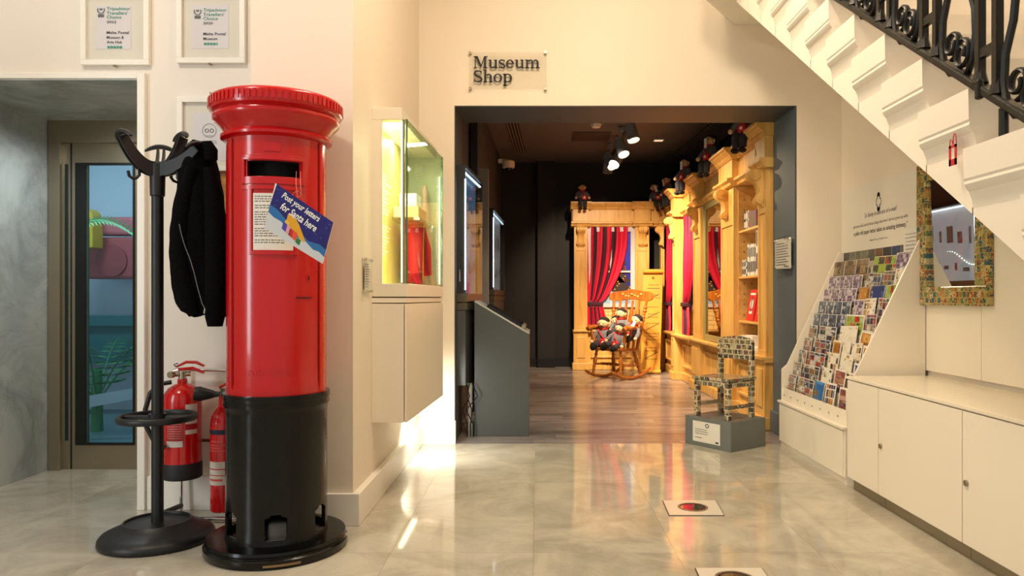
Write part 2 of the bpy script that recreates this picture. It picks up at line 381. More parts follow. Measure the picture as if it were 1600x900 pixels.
# shop shell
struct('ceiling_shop', B(-.9, 3.2, 6.62, 12.9, 3.545, 3.65), CEILD)
struct('wall_back', B(-.9, 3.2, 12.8, 12.95, 0, 3.6).box(.0, .3, 12.62, 12.8, 0, 3.545), NAVY)
struct('wall_shop_left', MB().quadprism([(-.9, 6.62, 0), (-.74, 6.62, 0), (-.62, 12.8, 0), (-.9, 12.8, 0)], [(-.9, 6.62, 3.6), (-.74, 6.62, 3.6), (-.62, 12.8, 3.6), (-.9, 12.8, 3.6)]), mat('shop_left_paint', '#3c3e45', .6))
struct('wall_shop_right', B(2.75, 2.9, 6.62, 12.8, 0, 3.6), NAVY)
struct('baseboard_back', B(-.6, .0, 12.77, 12.8, 0, .15).box(.3, .6, 12.77, 12.8, 0, .15).box(-.0, .3, 12.59, 12.62, 0, .15), mat('black_gloss_paint', '#17161a', .3))
# ceiling vents, hatch, light, detector
def vent(loc, rz, ln, wd, label):
    t = thing('ceiling_vent', label, 'vent', loc, rz)
    build('vent_frame', B(-wd / 2, wd / 2, 0, ln, -.012, 0), mat('vent_dark', '#16130f', .7), t)
    n = 4
    for k in range(n):
        x = -wd / 2 + wd * (k + .5) / n; build('slat', B(x - .008, x + .008, .01, ln - .01, -.02, -.012), mat('vent_slat', '#8a7c6c', .5), t)
vent((-.39, 8.3, 3.545), -.03, 3.55, .17, 'slotted dark ceiling vent near the left wall of the shop')
vent((2.50, 8.3, 3.545), .05, 3.55, .2, 'slotted dark ceiling vent above the wooden bookcases on the right')
tag(build('ceiling_hatch', B(.5, 1.05, 10.4, 11.0, 3.535, 3.545), mat('hatch', '#3a332f', .6)), 'dark flush square hatch in the shop ceiling', 'hatch')
t = thing('smoke_detector', 'small white round smoke detector on shop ceiling left of the spotlights', 'smoke detector', (.79, 9.95, 3.545))
build('housing', MB().lathe([(.03, -.05), (.055, -.045), (.065, -.02), (.06, 0)], 20), WHITEF, t, smooth=40)
build('base', MB().lathe([(.075, -.012), (.075, 0)], 20), WHITEF, t)
t = thing('ceiling_light', 'small rectangular lit downlight flush in the dark shop ceiling', 'light', (1.80, 10.95, 3.545))
build('frame', B(-.075, .075, -.06, .06, -.01, 0), WHITEF, t); build('diffuser', B(-.06, .06, -.045, .045, -.013, -.01), mat('led_warm', '#ffd9c0', .5, emit='#ffc9a8', estr=1.2), t)
t = thing('security_camera', 'white dome security camera on dark left wall of the shop near the ceiling', 'camera', (-.46, 11.6, 3.26))
build('housing', MB().lathe([(.07, -.02), (.095, -.015), (.1, .03), (.1, .08), (.08, .1)], 24), WHITEF, t, smooth=40)
build('lens_dome', MB().ball((0, 0, -.02), (.055, .055, .05), 16, 10), mat('dome_dark', '#101015', .05), t, smooth=60)
build('bracket', B(-.16, -.02, -.03, .03, .06, .12), WHITEF, t)
# spotlights on a track running away from the opening
trk = thing('lighting_track', 'slim dark lighting track on shop ceiling carrying the cylindrical spotlights', 'track', (0, 0, 0))
build('track_rail', MB().quadprism([(1.24, 8.6, 3.52), (1.275, 8.6, 3.52), (1.245, 12.0, 3.52), (1.21, 12.0, 3.52)], [(1.24, 8.6, 3.545), (1.275, 8.6, 3.545), (1.245, 12.0, 3.545), (1.21, 12.0, 3.545)]), mat('track_dark', '#2a2724', .5), trk)
SPOTM = mat('spot_grey', '#8d98a6', .35, metal=.2); LAMPM = mat('lamp_face', '#fff2dc', .4, emit='#ffe2b4', estr=9)
def spot(px, py, Y, aim, label, lit=True, m=SPOTM, L=.24, r=.078):
    x, yy, z = P(px, py, Y); d = (Vector(aim) - Vector((x, yy, z))).normalized()
    q = d.to_track_quat('Z', 'Y').to_euler()
    t = thing('spotlight', label, 'spotlight', (x, yy, z), rot=q, group='cylindrical spotlights on the ceiling track')
    build('lamp_body', MB().lathe([(r * .8, -L / 2), (r, -L / 2 + .015), (r, L / 2)], 20, cap=False).lathe([(.001, -L / 2), (r * .8, -L / 2)], 20), m, t, smooth=40)
    build('lamp_face', MB().lathe([(.001, L / 2 - .02), (r * .92, L / 2 - .02)], 20, cap=False), LAMPM if lit else mat('lamp_off', '#777', .2), t)
    build('bracket', MB().tube([(x, yy, 3.53), (x, yy, z + .06)], .012, 8).box(x - .03, x + .03, yy - .05, yy + .05, 3.48, 3.53), SPOTM, t, world=True)
spot(987, 207, 9.6, (1.6, 9.6 - .5, 1.6), 'nearest and rightmost grey spotlight under the lintel, tilted right')
spot(971, 231, 10.1, (1.6, 9.2, 1.5), 'second grey spotlight from the right, pointing down')
spot(964, 249, 10.7, (-.2, 9.0, .9), 'pale lit spotlight aimed left, third along the track')
spot(953, 252, 11.2, (1.9, 9.6, 1.2), 'dark lit spotlight behind the pale one, aimed to the right')
spot(950, 262, 11.8, (.9, 11.5, 0), 'farthest small unlit spotlight pointing straight down', lit=False, m=mat('spot_pale', '#9a9794', .4), L=.17)

# ================================================================ MUSEUM SHOP SIGN
t = thing('wall_sign', 'clear acrylic sign reading Museum Shop in dark serif letters above the opening', 'sign', P(795, 111, 6.03))
def px6(px, py, Y=6.03): p = P(px, py, Y); q = t.location; return (p[0] - q[0], p[2] - q[2])
a = px6(733, 139.5); b = px6(854, 82)
build('acrylic_sheet', B(a[0], b[0], -.004, .0, a[1], b[1]), ACRYL, t)
for (u, v) in ((734.5, 83), (852, 82), (735, 138.5), (852, 139)):
    x, z = px6(u, v); build('standoff', MB().tube([(x, .02, z), (x, -.012, z)], .012, 14), STEEL, t)
def glyph(ch):
    """bold old-style serif letters; returns polygons in x-height units and the advance"""
    rc = lambda x0, x1, y0, y1: [(x0, y0), (x1, y0), (x1, y1), (x0, y1)]
    def arc(cx, cy, rx, ry, a0, a1, ws, wt, n=14):
        out = []
        for i in range(n):
            q = []
            for A, k in ((a0 + (a1 - a0) * i / n, 0), (a0 + (a1 - a0) * (i + 1) / n, 0), (a0 + (a1 - a0) * (i + 1) / n, 1), (a0 + (a1 - a0) * i / n, 1)):
                A = math.radians(A); q.append((cx + (rx - ws * k) * math.cos(A), cy + (ry - wt * k) * math.sin(A)))
            out.append(q)
        return out
    def stroke(pts, ws):
        out = []
        for i in range(len(pts) - 1):
            (x0, y0), (x1, y1) = pts[i], pts[i + 1]; d = math.hypot(x1 - x0, y1 - y0); nx, ny = -(y1 - y0) / d, (x1 - x0) / d
            w0, w1 = ws[i] / 2, ws[i + 1] / 2; out.append([(x0 + nx * w0, y0 + ny * w0), (x0 - nx * w0, y0 - ny * w0), (x1 - nx * w1, y1 - ny * w1), (x1 + nx * w1, y1 + ny * w1)])
        return out
    def sshape(x, y, w, h, t):
        pts = []; ws = []
        for i in range(9): A = math.radians(30 + 150 * i / 8 + 60 * i / 8); pts.append((x + w / 2 + w * .4 * math.cos(A), y + h * .74 + h * .2 * math.sin(A))); ws.append(t * .55 + t * .45 * i / 8)
        for i in range(9): A = math.radians(60 - 210 * i / 8); pts.append((x + w / 2 + w * .42 * math.cos(A), y + h * .26 + h * .2 * math.sin(A))); ws.append(t - t * .45 * i / 8)
        return stroke(pts, ws) + [rc(x + w * .8, x + w * .9, y + h * .7, y + h * .96), rc(x + w * .04, x + w * .14, y + h * .04, y + h * .32)]
    T = .11
    if ch == 'M': return [rc(.16, .28, 0, 1.4), rc(0, .46, 0, T), rc(0, .5, 1.4 - T, 1.4), [(.2, 1.4), (.5, 1.4), (.98, .35), (.82, .08)], [(.82, .08), (.92, .12), (1.42, 1.4), (1.3, 1.4)], rc(1.28, 1.56, 0, 1.4), rc(1.14, 1.72, 0, T), rc(1.3, 1.72, 1.4 - T, 1.4)], 1.8
    if ch == 'u': return [rc(.14, .4, .32, 1), rc(0, .4, 1 - T, 1), rc(.8, 1.06, 0, 1), rc(.66, 1.06, 1 - T, 1), rc(.8, 1.2, 0, T)] + arc(.52, .36, .38, .38, 180, 330, .26, .16), 1.26
    if ch == 's': return sshape(0, -.02, .84, 1.04, .22), .9
    if ch == 'S': return sshape(0, -.02, 1.08, 1.44, .27), 1.16
    if ch == 'e': return arc(.5, .5, .5, .52, 5, 320, .26, .12, 24) + [rc(.2, .98, .46, .57)], 1.08
    if ch == 'o': return arc(.54, .5, .54, .52, 0, 360, .27, .12, 28), 1.14
    if ch == 'm': return [rc(.14, .4, 0, 1), rc(0, .3, 1 - T, 1), rc(0, .54, 0, T), rc(.78, 1.04, 0, .66), rc(.64, 1.18, 0, T), rc(1.42, 1.68, 0, .66), rc(1.28, 1.82, 0, T)] + arc(.66, .62, .38, .4, 0, 150, .26, .16) + arc(1.3, .62, .38, .4, 0, 150, .26, .16), 1.86
    if ch == 'h': return [rc(.14, .4, 0, 1.5), rc(0, .3, 1.5 - T, 1.5), rc(0, .54, 0, T), rc(.8, 1.06, 0, .66), rc(.66, 1.2, 0, T)] + arc(.68, .62, .38, .4, 0, 150, .26, .16), 1.24
    if ch == 'p': return [rc(.14, .4, -.42, 1), rc(0, .3, 1 - T, 1), rc(0, .56, -.42, -.42 + T)] + arc(.58, .5, .56, .52, -140, 140, .27, .13, 24), 1.2
def serif(word, px0, base, px1, parent, xh):
    adv = sum(glyph(c)[1] for c in word); x0, z0 = px6(px0, base); x1, _ = px6(px1, base); k = (x1 - x0) / adv; x = x0
    for c in word:
        polys, a = glyph(c); mb = MB()
        for p in polys: mb.prism([(x + u * k, z0 + v * xh) for u, v in p], -.0075, -.004, 'y')
        build('letter', mb, INK, parent); x += a * k
serif('Museum', 740, 107, 844, t, .070); serif('Shop', 740, 129, 801, t, .070)

# ================================================================ LIFT
Y = 5.1
def X5(px, Yy=Y): return (px - 840) / 1150 * Yy
def Z5(py, Yy=Y): return 1.2 - (py - 465) / 1150 * Yy
d = struct('door_1', B(X5(75), X5(93), Y, Y + .12, 0, Z5(183)).box(X5(93), -2.217, Y, Y + .12, Z5(222), 2.436).box(X5(222), -2.217, Y, Y + .1, 0, 2.2), STEEL, bevel=.002)
build('fixed_side_panel', B(X5(93), X5(104), Y + .04, Y + .08, 0, Z5(222)), STEEL, d)
build('side_glass', B(X5(96), X5(101), Y + .036, Y + .04, Z5(690), Z5(255)), mat('dark_teal_glass', '#1c2f30', .06), d)
build('door_gap', B(X5(103), X5(107), Y + .06, Y + .08, 0, Z5(222)), BLACK, d)
lf = build('lift_door', B(X5(107), X5(130), Y + .04, Y + .07, 0, Z5(222)).box(X5(205), X5(218), Y + .04, Y + .07, 0, Z5(222)).box(X5(130), X5(205), Y + .04, Y + .07, 0, Z5(697)).box(X5(130), X5(205), Y + .04, Y + .07, Z5(253), Z5(222)), STEEL, d)
build('glass_seal', B(X5(113), X5(130), Y + .03, Y + .04, Z5(697), Z5(253)).box(X5(130), X5(205), Y + .03, Y + .04, Z5(257), Z5(253)).box(X5(130), X5(205), Y + .03, Y + .04, Z5(697), Z5(693)).box(X5(203.5), X5(206), Y + .03, Y + .04, Z5(697), Z5(253)).box(X5(219), X5(222), Y + .03, Y + .08, 0, Z5(222)), mat('rubber_black', '#101312', .4), lf)
build('door_glass', B(X5(129), X5(205), Y + .048, Y + .054, Z5(695), Z5(255)), glass('teal_glass', '#d6ebec', refl=1.3), lf)
# the lit landing seen through the lift glass
struct('wall_lift_rear', B(-5.0, -2.9, 7.9, 8.0, 0, 3.6).box(-5.0, -4.9, 5.3, 7.9, 0, 3.6), mat('lift_rear_wall', '#dcdfee', .6))
struct('floor_lift', B(-5, -2.2, 5.3, 8, -.05, 0), mat('lift_floor', '#7d9aa8', .4))
struct('ceiling_lift', B(-5, -2.2, 5.3, 8, 2.9, 3.0), mat('lift_ceiling', '#4a86a4', .5))
struct('wall_lift_inner', B(-2.9, -2.8, 5.3, 8, 0, 3.0), mat('lift_inner', '#8fb3b3', .5))
lamp('AREA', 'lift_cabin_light', (-3.9, 6.2, 2.85), (-4.0, 7.6, .9), 40, (.8, .93, 1), .9, .5)
Y7 = 7.2
t = thing('wall_letter_box', 'yellow domed letter box behind the lift glass', 'letter box', P(138, 388, Y7))
q = P(138, 388, Y7)
YEL = mat('box_yellow', '#e0b030', .4)
s_ = Y7 / 1150
build('box_body', B(-.14, 28 / 2 * s_, -.08, .1, 0, 38 * s_), YEL, t, bevel=.01)
build('domed_top', MB().tube([(-.01, -.06, 48 * s_), (-.01, .09, 48 * s_)], .088, 20), YEL, t, smooth=40)
build('door', B(-.09, .06, -.095, -.08, .04, .18), mat('box_yellow_dark', '#b98a22', .4), t, bevel=.004)
t = thing('red_letter_box', 'dim red rounded letter box behind the lift glass, under the garland', 'letter box', P(176, 436, Y7 + .3))
RD = mat('faded_red', '#b8525a', .5)
build('box_body', B(-.25, .28, -.1, .12, 0, .42), RD, t, bevel=.03)
build('hood', B(-.22, .28, -.13, .1, .44, .62), mat('faded_pink', '#d06a78', .5), t, bevel=.03)
build('door', MB().tube([(.05, -.12, .18), (.05, -.1, .18)], .16, 24), mat('faded_red_dark', '#a5454e', .5), t)
def palm(name, label, base, fr, gm, grp=None):
    t = thing(name, label, 'plant', base, group=grp)
    for (az, ln, rise, droop) in fr:
        mb = MB(); pts = []
        for i in range(11):
            u = i / 10; pts.append(Vector((math.cos(az) * ln * u, math.sin(az) * ln * u, rise * u - droop * u * u)))
        mb.tube(pts, .006, 5)
        sd = Vector((-math.sin(az), math.cos(az), 0))
        for i in range(2, 11):
            for s in (-1, 1):
                p = pts[i]; ll = ln * .38 * (1 - .5 * i / 10); dv = (pts[min(i + 1, 10)] - pts[i - 1]).normalized()
                e = p + sd * s * ll * .75 + dv * ll * .6 - Vector((0, 0, ll * .35)); m_ = (p + e) / 2
                mb.add([p, m_ + dv * .02, e, m_ - dv * .02 + Vector((0, 0, .008))], [(0, 1, 2, 3)])
        build('frond', mb, gm, t, solid=.002)
    return t
GRN = mat('palm_green', '#3f8a5c', .5)
palm('potted_palm', 'green palm fronds low behind the lift glass', (-3.95, 6.6, .25), [(a, .6, 1.0, .45) for a in (.1, .9, 1.8, 2.7, 3.5, 4.3, 5.1, 5.8)], GRN)
build('stem', MB().lathe([(.05, -.25), (.04, .3)], 10), GRN, [o for o in bpy.data.objects if o.name == 'potted_palm'][0])
tag(build('low_counter', B(-4.88, -3.0, 7.3, 7.6, .55, 1.02).box(-4.88, -3.0, 7.25, 7.3, .92, 1.02), mat('counter_teal', '#2f6f78', .4)), 'dim teal counter behind the palm, seen through the lift glass', 'counter')
tag(build('light_strip', MB().quadprism([(-4.6, 6.1, .12), (-3.0, 6.3, .42), (-3.0, 6.3, .50), (-4.6, 6.1, .24)], [(-4.6, 6.13, .12), (-3.0, 6.33, .42), (-3.0, 6.33, .50), (-4.6, 6.13, .24)]), mat('pale_ledge', '#c9d6f0', .4)), 'pale slanting ledge low behind the lift glass', 'ledge')
gl = thing('pine_garland', 'thin green leafy garland hanging across the red letter box', 'garland', P(132, 352, 6.9))
mb = MB(); pts = []
for i in range(15):
    u = i / 14; pp = P(128 + 78 * u, 350 - 14 * math.sin(u * pi) * .6 + 16 * u * u, 6.9); pts.append(Vector(pp))
mb.tube(pts, .006, 5)
for i in range(1, 14):
    for k in (-1, 1):
        p = pts[i]; e = p + Vector((.06, -.02, .05 * k)); mb.add([p, p + Vector((.04, 0, .01 * k)), e], [(0, 1, 2)])
build('leafy_string', mb, mat('garland', '#7fc08a', .5), gl, world=True, solid=.003)

# ================================================================ FRAMES ON THE RECESS WALL
def picture(label, px0, px1, py0, py1, ix0, ix1, iy0, iy1, Yw=4.18, fm=WHITEF, fw=.03, matm=None, depth=.03):
    (x0, _, z1), (x1, _, z0) = P(px0, py0, Yw - depth), P(px1, py1, Yw - depth)
    t = thing('framed_picture', label, 'picture frame', ((x0 + x1) / 2, Yw, z0)); c = t.location
    def L(px, py): p = P(px, py, Yw - depth); return p[0] - c[0], p[2] - c[2]
    w2 = (x1 - x0) / 2; h = z1 - z0
    for bb in ((-w2, w2, 0, fw), (-w2, w2, h - fw, h)): build('frame_bar', B(bb[0], bb[1], -depth, 0, bb[2], bb[3]), fm, t, bevel=.002)
    for s in (-1, 1): build('frame_bar', B(min(s * w2, s * (w2 - fw)), max(s * w2, s * (w2 - fw)), -depth, 0, fw, h - fw), fm, t, bevel=.002)
    build('mount_board', B(-w2 + fw, w2 - fw, -.010, -.004, fw, h - fw), matm or mat('mount', '#e9e3d3', .6), t)
    a, b = L(ix0, iy1), L(ix1, iy0)
    if ix0: build('certificate', B(a[0], b[0], -.012, -.010, a[1], b[1]), mat('cert_paper', '#e6e1e2', .5), t)
    build('glazing', B(-w2 + fw, w2 - fw, -.018, -.016, fw, h - fw), GLASS, t)
    return t, L
TEAL = mat('teal_ink', '#3f9c85', .6); INKP = mat('violet_ink', '#3a2f48', .6); GREYI = mat('grey_ink', '#6b6b6b', .6)
UX, UZ = (1, 0, 0), (0, 0, 1); pxm = 4.15 / 1150
def cert(t, L, x, rows, dots, half):
    for (body, py, h, wpx, m) in rows:
        u, v = L(x, py); text('lettering', body, m, t, (u, -.013, v), UX, UZ, width=wpx * pxm, height=h * pxm, offset=.01)
    for k in range(5):
        u, v = L(x + 3 + 4.8 * k, dots)
        mb = MB()
        if half and k == 4: mb.prism([(u + .007 * math.cos(a), v + .007 * math.sin(a)) for a in [pi / 2 + pi * i / 8 for i in range(9)]], -.014, -.012, 'y')
        else: mb.tube([(u, -.012, v), (u, -.014, v)], .0078, 12)
        build('rating_dot', mb, TEAL, t)
    # laurel emblem
    u, v = L(x - 9, rows[0][1] - 2); mb = MB()
    for s in (-1, 1):
        for i in range(6):
            a = -pi / 2 + s * (.25 + .33 * i); cx, cz = u + .019 * math.cos(a), v + .019 * math.sin(a)
            mb.prism([(cx + .005 * math.cos(a + g), cz + .003 * math.sin(a + g)) for g in (0, 1.6, 3.14, 4.7)], -.014, -.012, 'y')
    mb.box(u - .008, u + .008, -.014, -.012, v - .002, v + .008); mb.box(u - .017, u + .017, -.0135, -.012, v - .042, v - .024)
    build('laurel_emblem', mb, GREYI, t)
t, L = picture('white framed certificate dated 2022 above the lift corner', 125, 232, -14, 101, 147, 202, 7, 75)
cert(t, L, 164, [('Tripadvisor', 15.6, 6.5, 37, TEAL), ("Travellers'", 21.2, 5.5, 33, TEAL), ('Choice', 27.6, 5.2, 23, TEAL), ('2022', 34.5, 4, 15, INKP), ('Malta Postal', 51.5, 4.6, 35, INKP), ('Museum &', 59, 4.4, 27, INKP), ('Arts Hub', 66.3, 4.4, 24, INKP)], 72.2, False)
t, L = picture('white framed certificate dated 2020, to the right of the 2022 one', 275, 382, -14, 98, 298, 355, 6, 74)
cert(t, L, 315.5, [('Tripadvisor', 17.8, 6.5, 37, TEAL), ("Travellers'", 23.4, 5.5, 33, TEAL), ('Choice', 29.8, 5.2, 23, TEAL), ('2020', 36.5, 4, 15, INKP), ('Malta Postal', 53.5, 4.6, 35, INKP), ('Museum', 61, 4.4, 22, INKP)], 67, True)
t, L = picture('white framed award half hidden behind the red pillar box', 276, 392, 151, 268, 299, 372, 175, 250)
u, v = L(325, 203); mb = MB(); n = 28
for k in range(n):
    a = 2 * pi * k / n; b_ = 2 * pi * (k + 1) / n
    mb.add([(u + r * math.cos(g), -.0135, v + r * math.sin(g)) for r, g in ((.04, a), (.04, b_), (.0375, b_), (.0375, a))], [(0, 1, 2, 3)])
build('award_ring', mb, GREYI, t)
mb = MB()
for s in (-1, 1): mb.tube([(u + s * .014 + .010 * math.cos(a), -.0135, v + .010 * math.sin(a)) for a in [2 * pi * k / 12 for k in range(12)]], .0016, 4, closed=True)
build('owl_eyes', mb, INK, t); lines('small_print', GREYI, t, (u - .05, -.0125, v - .075), UX, UZ, .1, .022, 2, 5, center=True)
text('lettering', 'Tripadvisor', GREYI, t, (u - .028, -.013, v - .034), UX, UZ, width=.056, height=.009)
for (px, py) in ((181, 104), (329, 101), (331, 147)):
    x, _, z = P(px, py, 4.175)
    tag(build('wall_hook', MB().tube([(x, 4.18, z), (x, 4.155, z)], .005, 8).tube([(x, 4.156, z - .006), (x, 4.156, z + .006)], .004, 6), STEEL),
        {181: 'tiny metal fixing screw under certificate nearest the lift', 329: 'tiny metal fixing screw under the right-hand upper certificate', 331: 'tiny metal fixing screw above the award behind the pillar box'}[px], 'screw')
t, L = picture('amber picture in brown frame glimpsed behind the black jacket', 337, 400, 266, 400, 0, 0, 0, 0, fm=mat('brown_frame', '#7a3f1c', .4), fw=.012, matm=mat('amber_print', '#e0a22e', .5, noise=.55, nscale=14, color2='#8a3b16'))
# ================================================================ PILLAR BOX
pb = thing('pillar_box', 'tall red cast iron pillar box with black lower drum, in front of the column', 'pillar box', (-1.256, 3.55, 0), math.radians(15))
build('base_slab', MB().lathe([(.322, 0), (.33, .012), (.33, .036), (.318, .044), (.318, .05), (.322, .056), (.318, .07), (.25, .074)], 64), BLKP, pb, smooth=40)
build('scraped_patch', MB().cpatch(.328, .3312, -6, 22, .014, .024, 8), mat('scrape', '#8a6a44', .7), pb)
# black drum with arched holes at every 60 degrees
seg = 120; zr = [.07, .10, .14, .18, .2, .205, .215, .4, .66, .685, .70, .715, .73, .752]
rad = {.66: .232, .685: .236, .70: .244, .715: .240, .73: .246, .752: .244, .07: .236, .10: .232}
hw = {.10: 12, .14: 12, .18: 12, .2: 9, .205: 6}
def drum(off):
    mb = MB(); vs = []; fs = []
    for z in zr:
        r = rad.get(z, .232) - off
        for k in range(seg): a = 2 * pi * k / seg; vs.append((r * math.sin(a), -r * math.cos(a), z))
    for i in range(len(zr) - 1):
        h = hw.get(zr[i], 0)
        for k in range(seg):
            deg = (k + .5) * 3 - 4; dd = abs((deg + 30) % 60 - 30)
            if dd < h: continue
            fs.append((i * seg + k, i * seg + (k + 1) % seg, (i + 1) * seg + (k + 1) % seg, (i + 1) * seg + k))
    return mb.add(vs, fs)
build('black_drum', drum(0), BLKP, pb, smooth=50, solid=.014).modifiers[0].offset = -1
build('drum_top_ring', MB().cpatch(.2, .244, 0, 360, .742, .752, 60), BLKP, pb)
# red body: slot left open
seg = 120; zr = [.75, 1.2, 1.748, 1.82, 1.95]; vs = []; fs = []
for z in zr:
    for k in range(seg): a = 2 * pi * k / seg; vs.append((.228 * math.sin(a), -.228 * math.cos(a), z))
for i in range(4):
    for k in range(seg):
        deg = ((k + .5) * 3 + 180) % 360 - 180
        if i == 2 and abs(deg) < 31.5: continue
        fs.append((i * seg + k, i * seg + (k + 1) % seg, (i + 1) * seg + (k + 1) % seg, (i + 1) * seg + k))
bd = build('red_body', MB().add(vs, fs), REDP, pb, smooth=50, solid=.008); bd.modifiers[0].offset = -1
build('slot_cavity', MB().cpatch(.15, .16, -40, 40, 1.70, 1.87).cpatch(.16, .22, -38, 38, 1.73, 1.745).cpatch(.16, .22, -38, 38, 1.822, 1.83), BLACK, bd)
build('slot_frame', MB().cpatch(.226, .238, -36, 36, 1.828, 1.846).cpatch(.226, .236, -36, 36, 1.715, 1.748).cpatch(.226, .238, -36, -32, 1.715, 1.846).cpatch(.226, .238, 32, 36, 1.715, 1.846).cpatch(.226, .246, -33, 33, 1.822, 1.832), REDP, bd, smooth=40, bevel=.002)
build('slot_sill', MB().cpatch(.226, .233, -37, 37, 1.690, 1.708), REDP, bd, smooth=40)
build('collection_plate', MB().cpatch(.226, .232, -10, 8, 1.862, 1.905), REDP, bd, smooth=40, bevel=.001)
build('door_seam', MB().cpatch(.2265, .2295, -52, -51, .8, 1.93).cpatch(.2265, .2295, 57, 58, .8, 1.93), mat('seam_dark_red', '#5e060a', .3), bd)
build('door_edge', MB().cpatch(.226, .2325, -57, -53.5, .78, 1.93).cpatch(.226, .2325, 59, 62, .78, 1.93), REDP, bd, smooth=30)
nf = build('notice_frame', MB().cpatch(.226, .236, -27, -23, 1.395, 1.70).cpatch(.226, .236, 23, 27, 1.395, 1.70).cpatch(.226, .236, -27, 27, 1.690, 1.702).cpatch(.226, .236, -27, 27, 1.395, 1.412), REDP, bd, smooth=40)
build('posting_notice', MB().cpatch(.227, .2305, -22, 22, 1.415, 1.672), PAPER, bd, smooth=40)
build('keyhole_plate', MB().cpatch(.226, .231, 38, 44, 1.275, 1.305), REDP, bd, smooth=40)
build('keyhole', MB().cpatch(.230, .232, 40.2, 41.8, 1.28, 1.3), BLACK, bd)
build('door_handle_seam', MB().cpatch(.226, .231, 25, 46, 1.196, 1.203), mat('seam_dark_red', '#5e060a'), bd)
mb = MB(); rr = random.Random(3)
z = 1.655
while z > 1.43:
    a = -20; h = .0045
    while a < 19:
        l = min(rr.uniform(1.5, 4.5), 19 - a); mb.cpatch(.2306, .2309, a, a + l, z, z + h, 2); a += l + .9
        if a > 6 and rr.random() < .12: break
    z -= rr.choice((.011, .011, .019))
build('notice_print', mb, GREYI, bd)
# raised maker's lettering wrapped round the drum foot
def wraptext(body, r, a0, a1, z0, h, m, parent, name='raised_lettering'):
    o = text(name, body, m, parent, (0, 0, 0), UX, UZ, width=math.radians(a1 - a0) * r, height=h)
    for v in o.data.vertices:
        a = math.radians(a0) + v.co.x / r; v.co = Vector((r * math.sin(a), -r * math.cos(a), z0 + v.co.z))
    md = o.modifiers.new('s', 'SOLIDIFY'); md.thickness = .003; md.offset = 0
wraptext('POST OFFICE', .2285, -28, 22, .845, .03, REDP, bd)
cp = [(.228, 1.935), (.240, 1.938), (.254, 1.946), (.256, 1.958), (.248, 1.968), (.240, 1.972), (.246, 1.985), (.262, 2.005), (.276, 2.02), (.286, 2.03),
      (.290, 2.036), (.291, 2.05), (.284, 2.062), (.29, 2.068), (.300, 2.072), (.304, 2.082), (.304, 2.128), (.299, 2.136), (.28, 2.146), (.2, 2.158), (.08, 2.166), (.001, 2.167)]
cap = build('cap', MB().lathe(cp, 96), REDP, pb, smooth=35)
mb = MB()
for k in range(72): mb.cpatch(.303, .3085, k * 5, k * 5 + 2.6, 2.086, 2.124, 1)
build('dentil_band', mb, REDP, cap)
# ---- hanging Santa sign
c0 = Vector(P(468.5, 349, 3.18)); rz = math.radians(8); rot = -math.radians(27)
hs = thing('hanging_sign', 'tilted blue card sign reading Post your letters for Santa here, hung on the pillar box', 'sign', c0, rot=Matrix.Rotation(rz, 3, 'Z').to_euler())
k = 3.18 / 1150
corners = [(432, 287), (519.5, 347), (503, 412), (415.5, 357)]      # tl tr br bl
def HL(px, py): return ((px - 468.5) * k, -(py - 349) * k)
CB = [HL(*c) for c in corners]
build('card', MB().prism([CB[3], CB[2], CB[1], CB[0]], -.004, .004, 'y'), mat('card_white', '#e9ecf0', .4), hs)
def uv(u, v):   # u 0..1 left-right, v 0..1 bottom-top
    tl, tr_, br, bl = CB; a = (bl[0] + (br[0] - bl[0]) * u, bl[1] + (br[1] - bl[1]) * u); b = (tl[0] + (tr_[0] - tl[0]) * u, tl[1] + (tr_[1] - tl[1]) * u)
    return (a[0] + (b[0] - a[0]) * v, a[1] + (b[1] - a[1]) * v)
def patch(name, uvs, m, off, par=hs): return build(name, MB().add([(uv(*p)[0], -.004 - off, uv(*p)[1]) for p in uvs], [tuple(range(len(uvs)))]), m, par)
snow = [(0, 0), (1, 0), (1, .16), (.9, .2), (.8, .17), (.66, .24), (.5, .22), (.38, .27), (.22, .33), (.1, .32), (0, .36)]
ice = [(0, .36), (.1, .32), (.22, .33), (.38, .27), (.5, .22), (.66, .24), (.8, .17), (.9, .2), (1, .16), (1, .33), (.88, .36), (.7, .28), (.55, .36), (.4, .37), (.25, .45), (.12, .52), (0, .52)]
night = [(0, .52), (.12, .52), (.25, .45), (.4, .37), (.55, .36), (.7, .28), (.88, .36), (1, .33), (1, 1), (.025, 1), (.02, .9)]
patch('snow_field', snow, mat('sign_snow', '#cfd4da', .4), .0004); patch('blue_ice', ice, mat('sign_ice', '#2c6fb0', .35), .0004); patch('night_sky', night, mat('sign_night', '#231f7c', .3, noise=.35, nscale=12), .0004)
patch('golden_sleigh', [(.30, .36), (.44, .30), (.62, .2), (.66, .24), (.5, .5), (.38, .62), (.30, .58)], mat('sign_gold', '#e5a722', .4), .0008)
for (pp, cc) in (([(.26, .2), (.33, .18), (.33, .34), (.26, .36)], '#4a3fae'), ([(.33, .17), (.4, .15), (.4, .33), (.33, .35)], '#e6a0a8'), ([(.38, .16), (.44, .14), (.44, .3), (.38, .32)], '#c81e28'), ([(.44, .14), (.51, .12), (.51, .3), (.44, .31)], '#e8542a'), ([(.51, .1), (.58, .08), (.59, .2), (.52, .22)], '#2f7a3a'), ([(.28, .36), (.35, .34), (.36, .42), (.29, .43)], '#e8bf55')):
    patch('wrapped_gift', pp, mat('gift_' + cc[1:], cc, .4), .0012)
ang = math.atan2(CB[1][1] - CB[0][1], CB[1][0] - CB[0][0]); ux = (math.cos(ang), 0, math.sin(ang)); uy = (-math.sin(ang) * .9, 0, math.cos(ang))
WI = mat('white_ink', '#f1f0ee', .4)
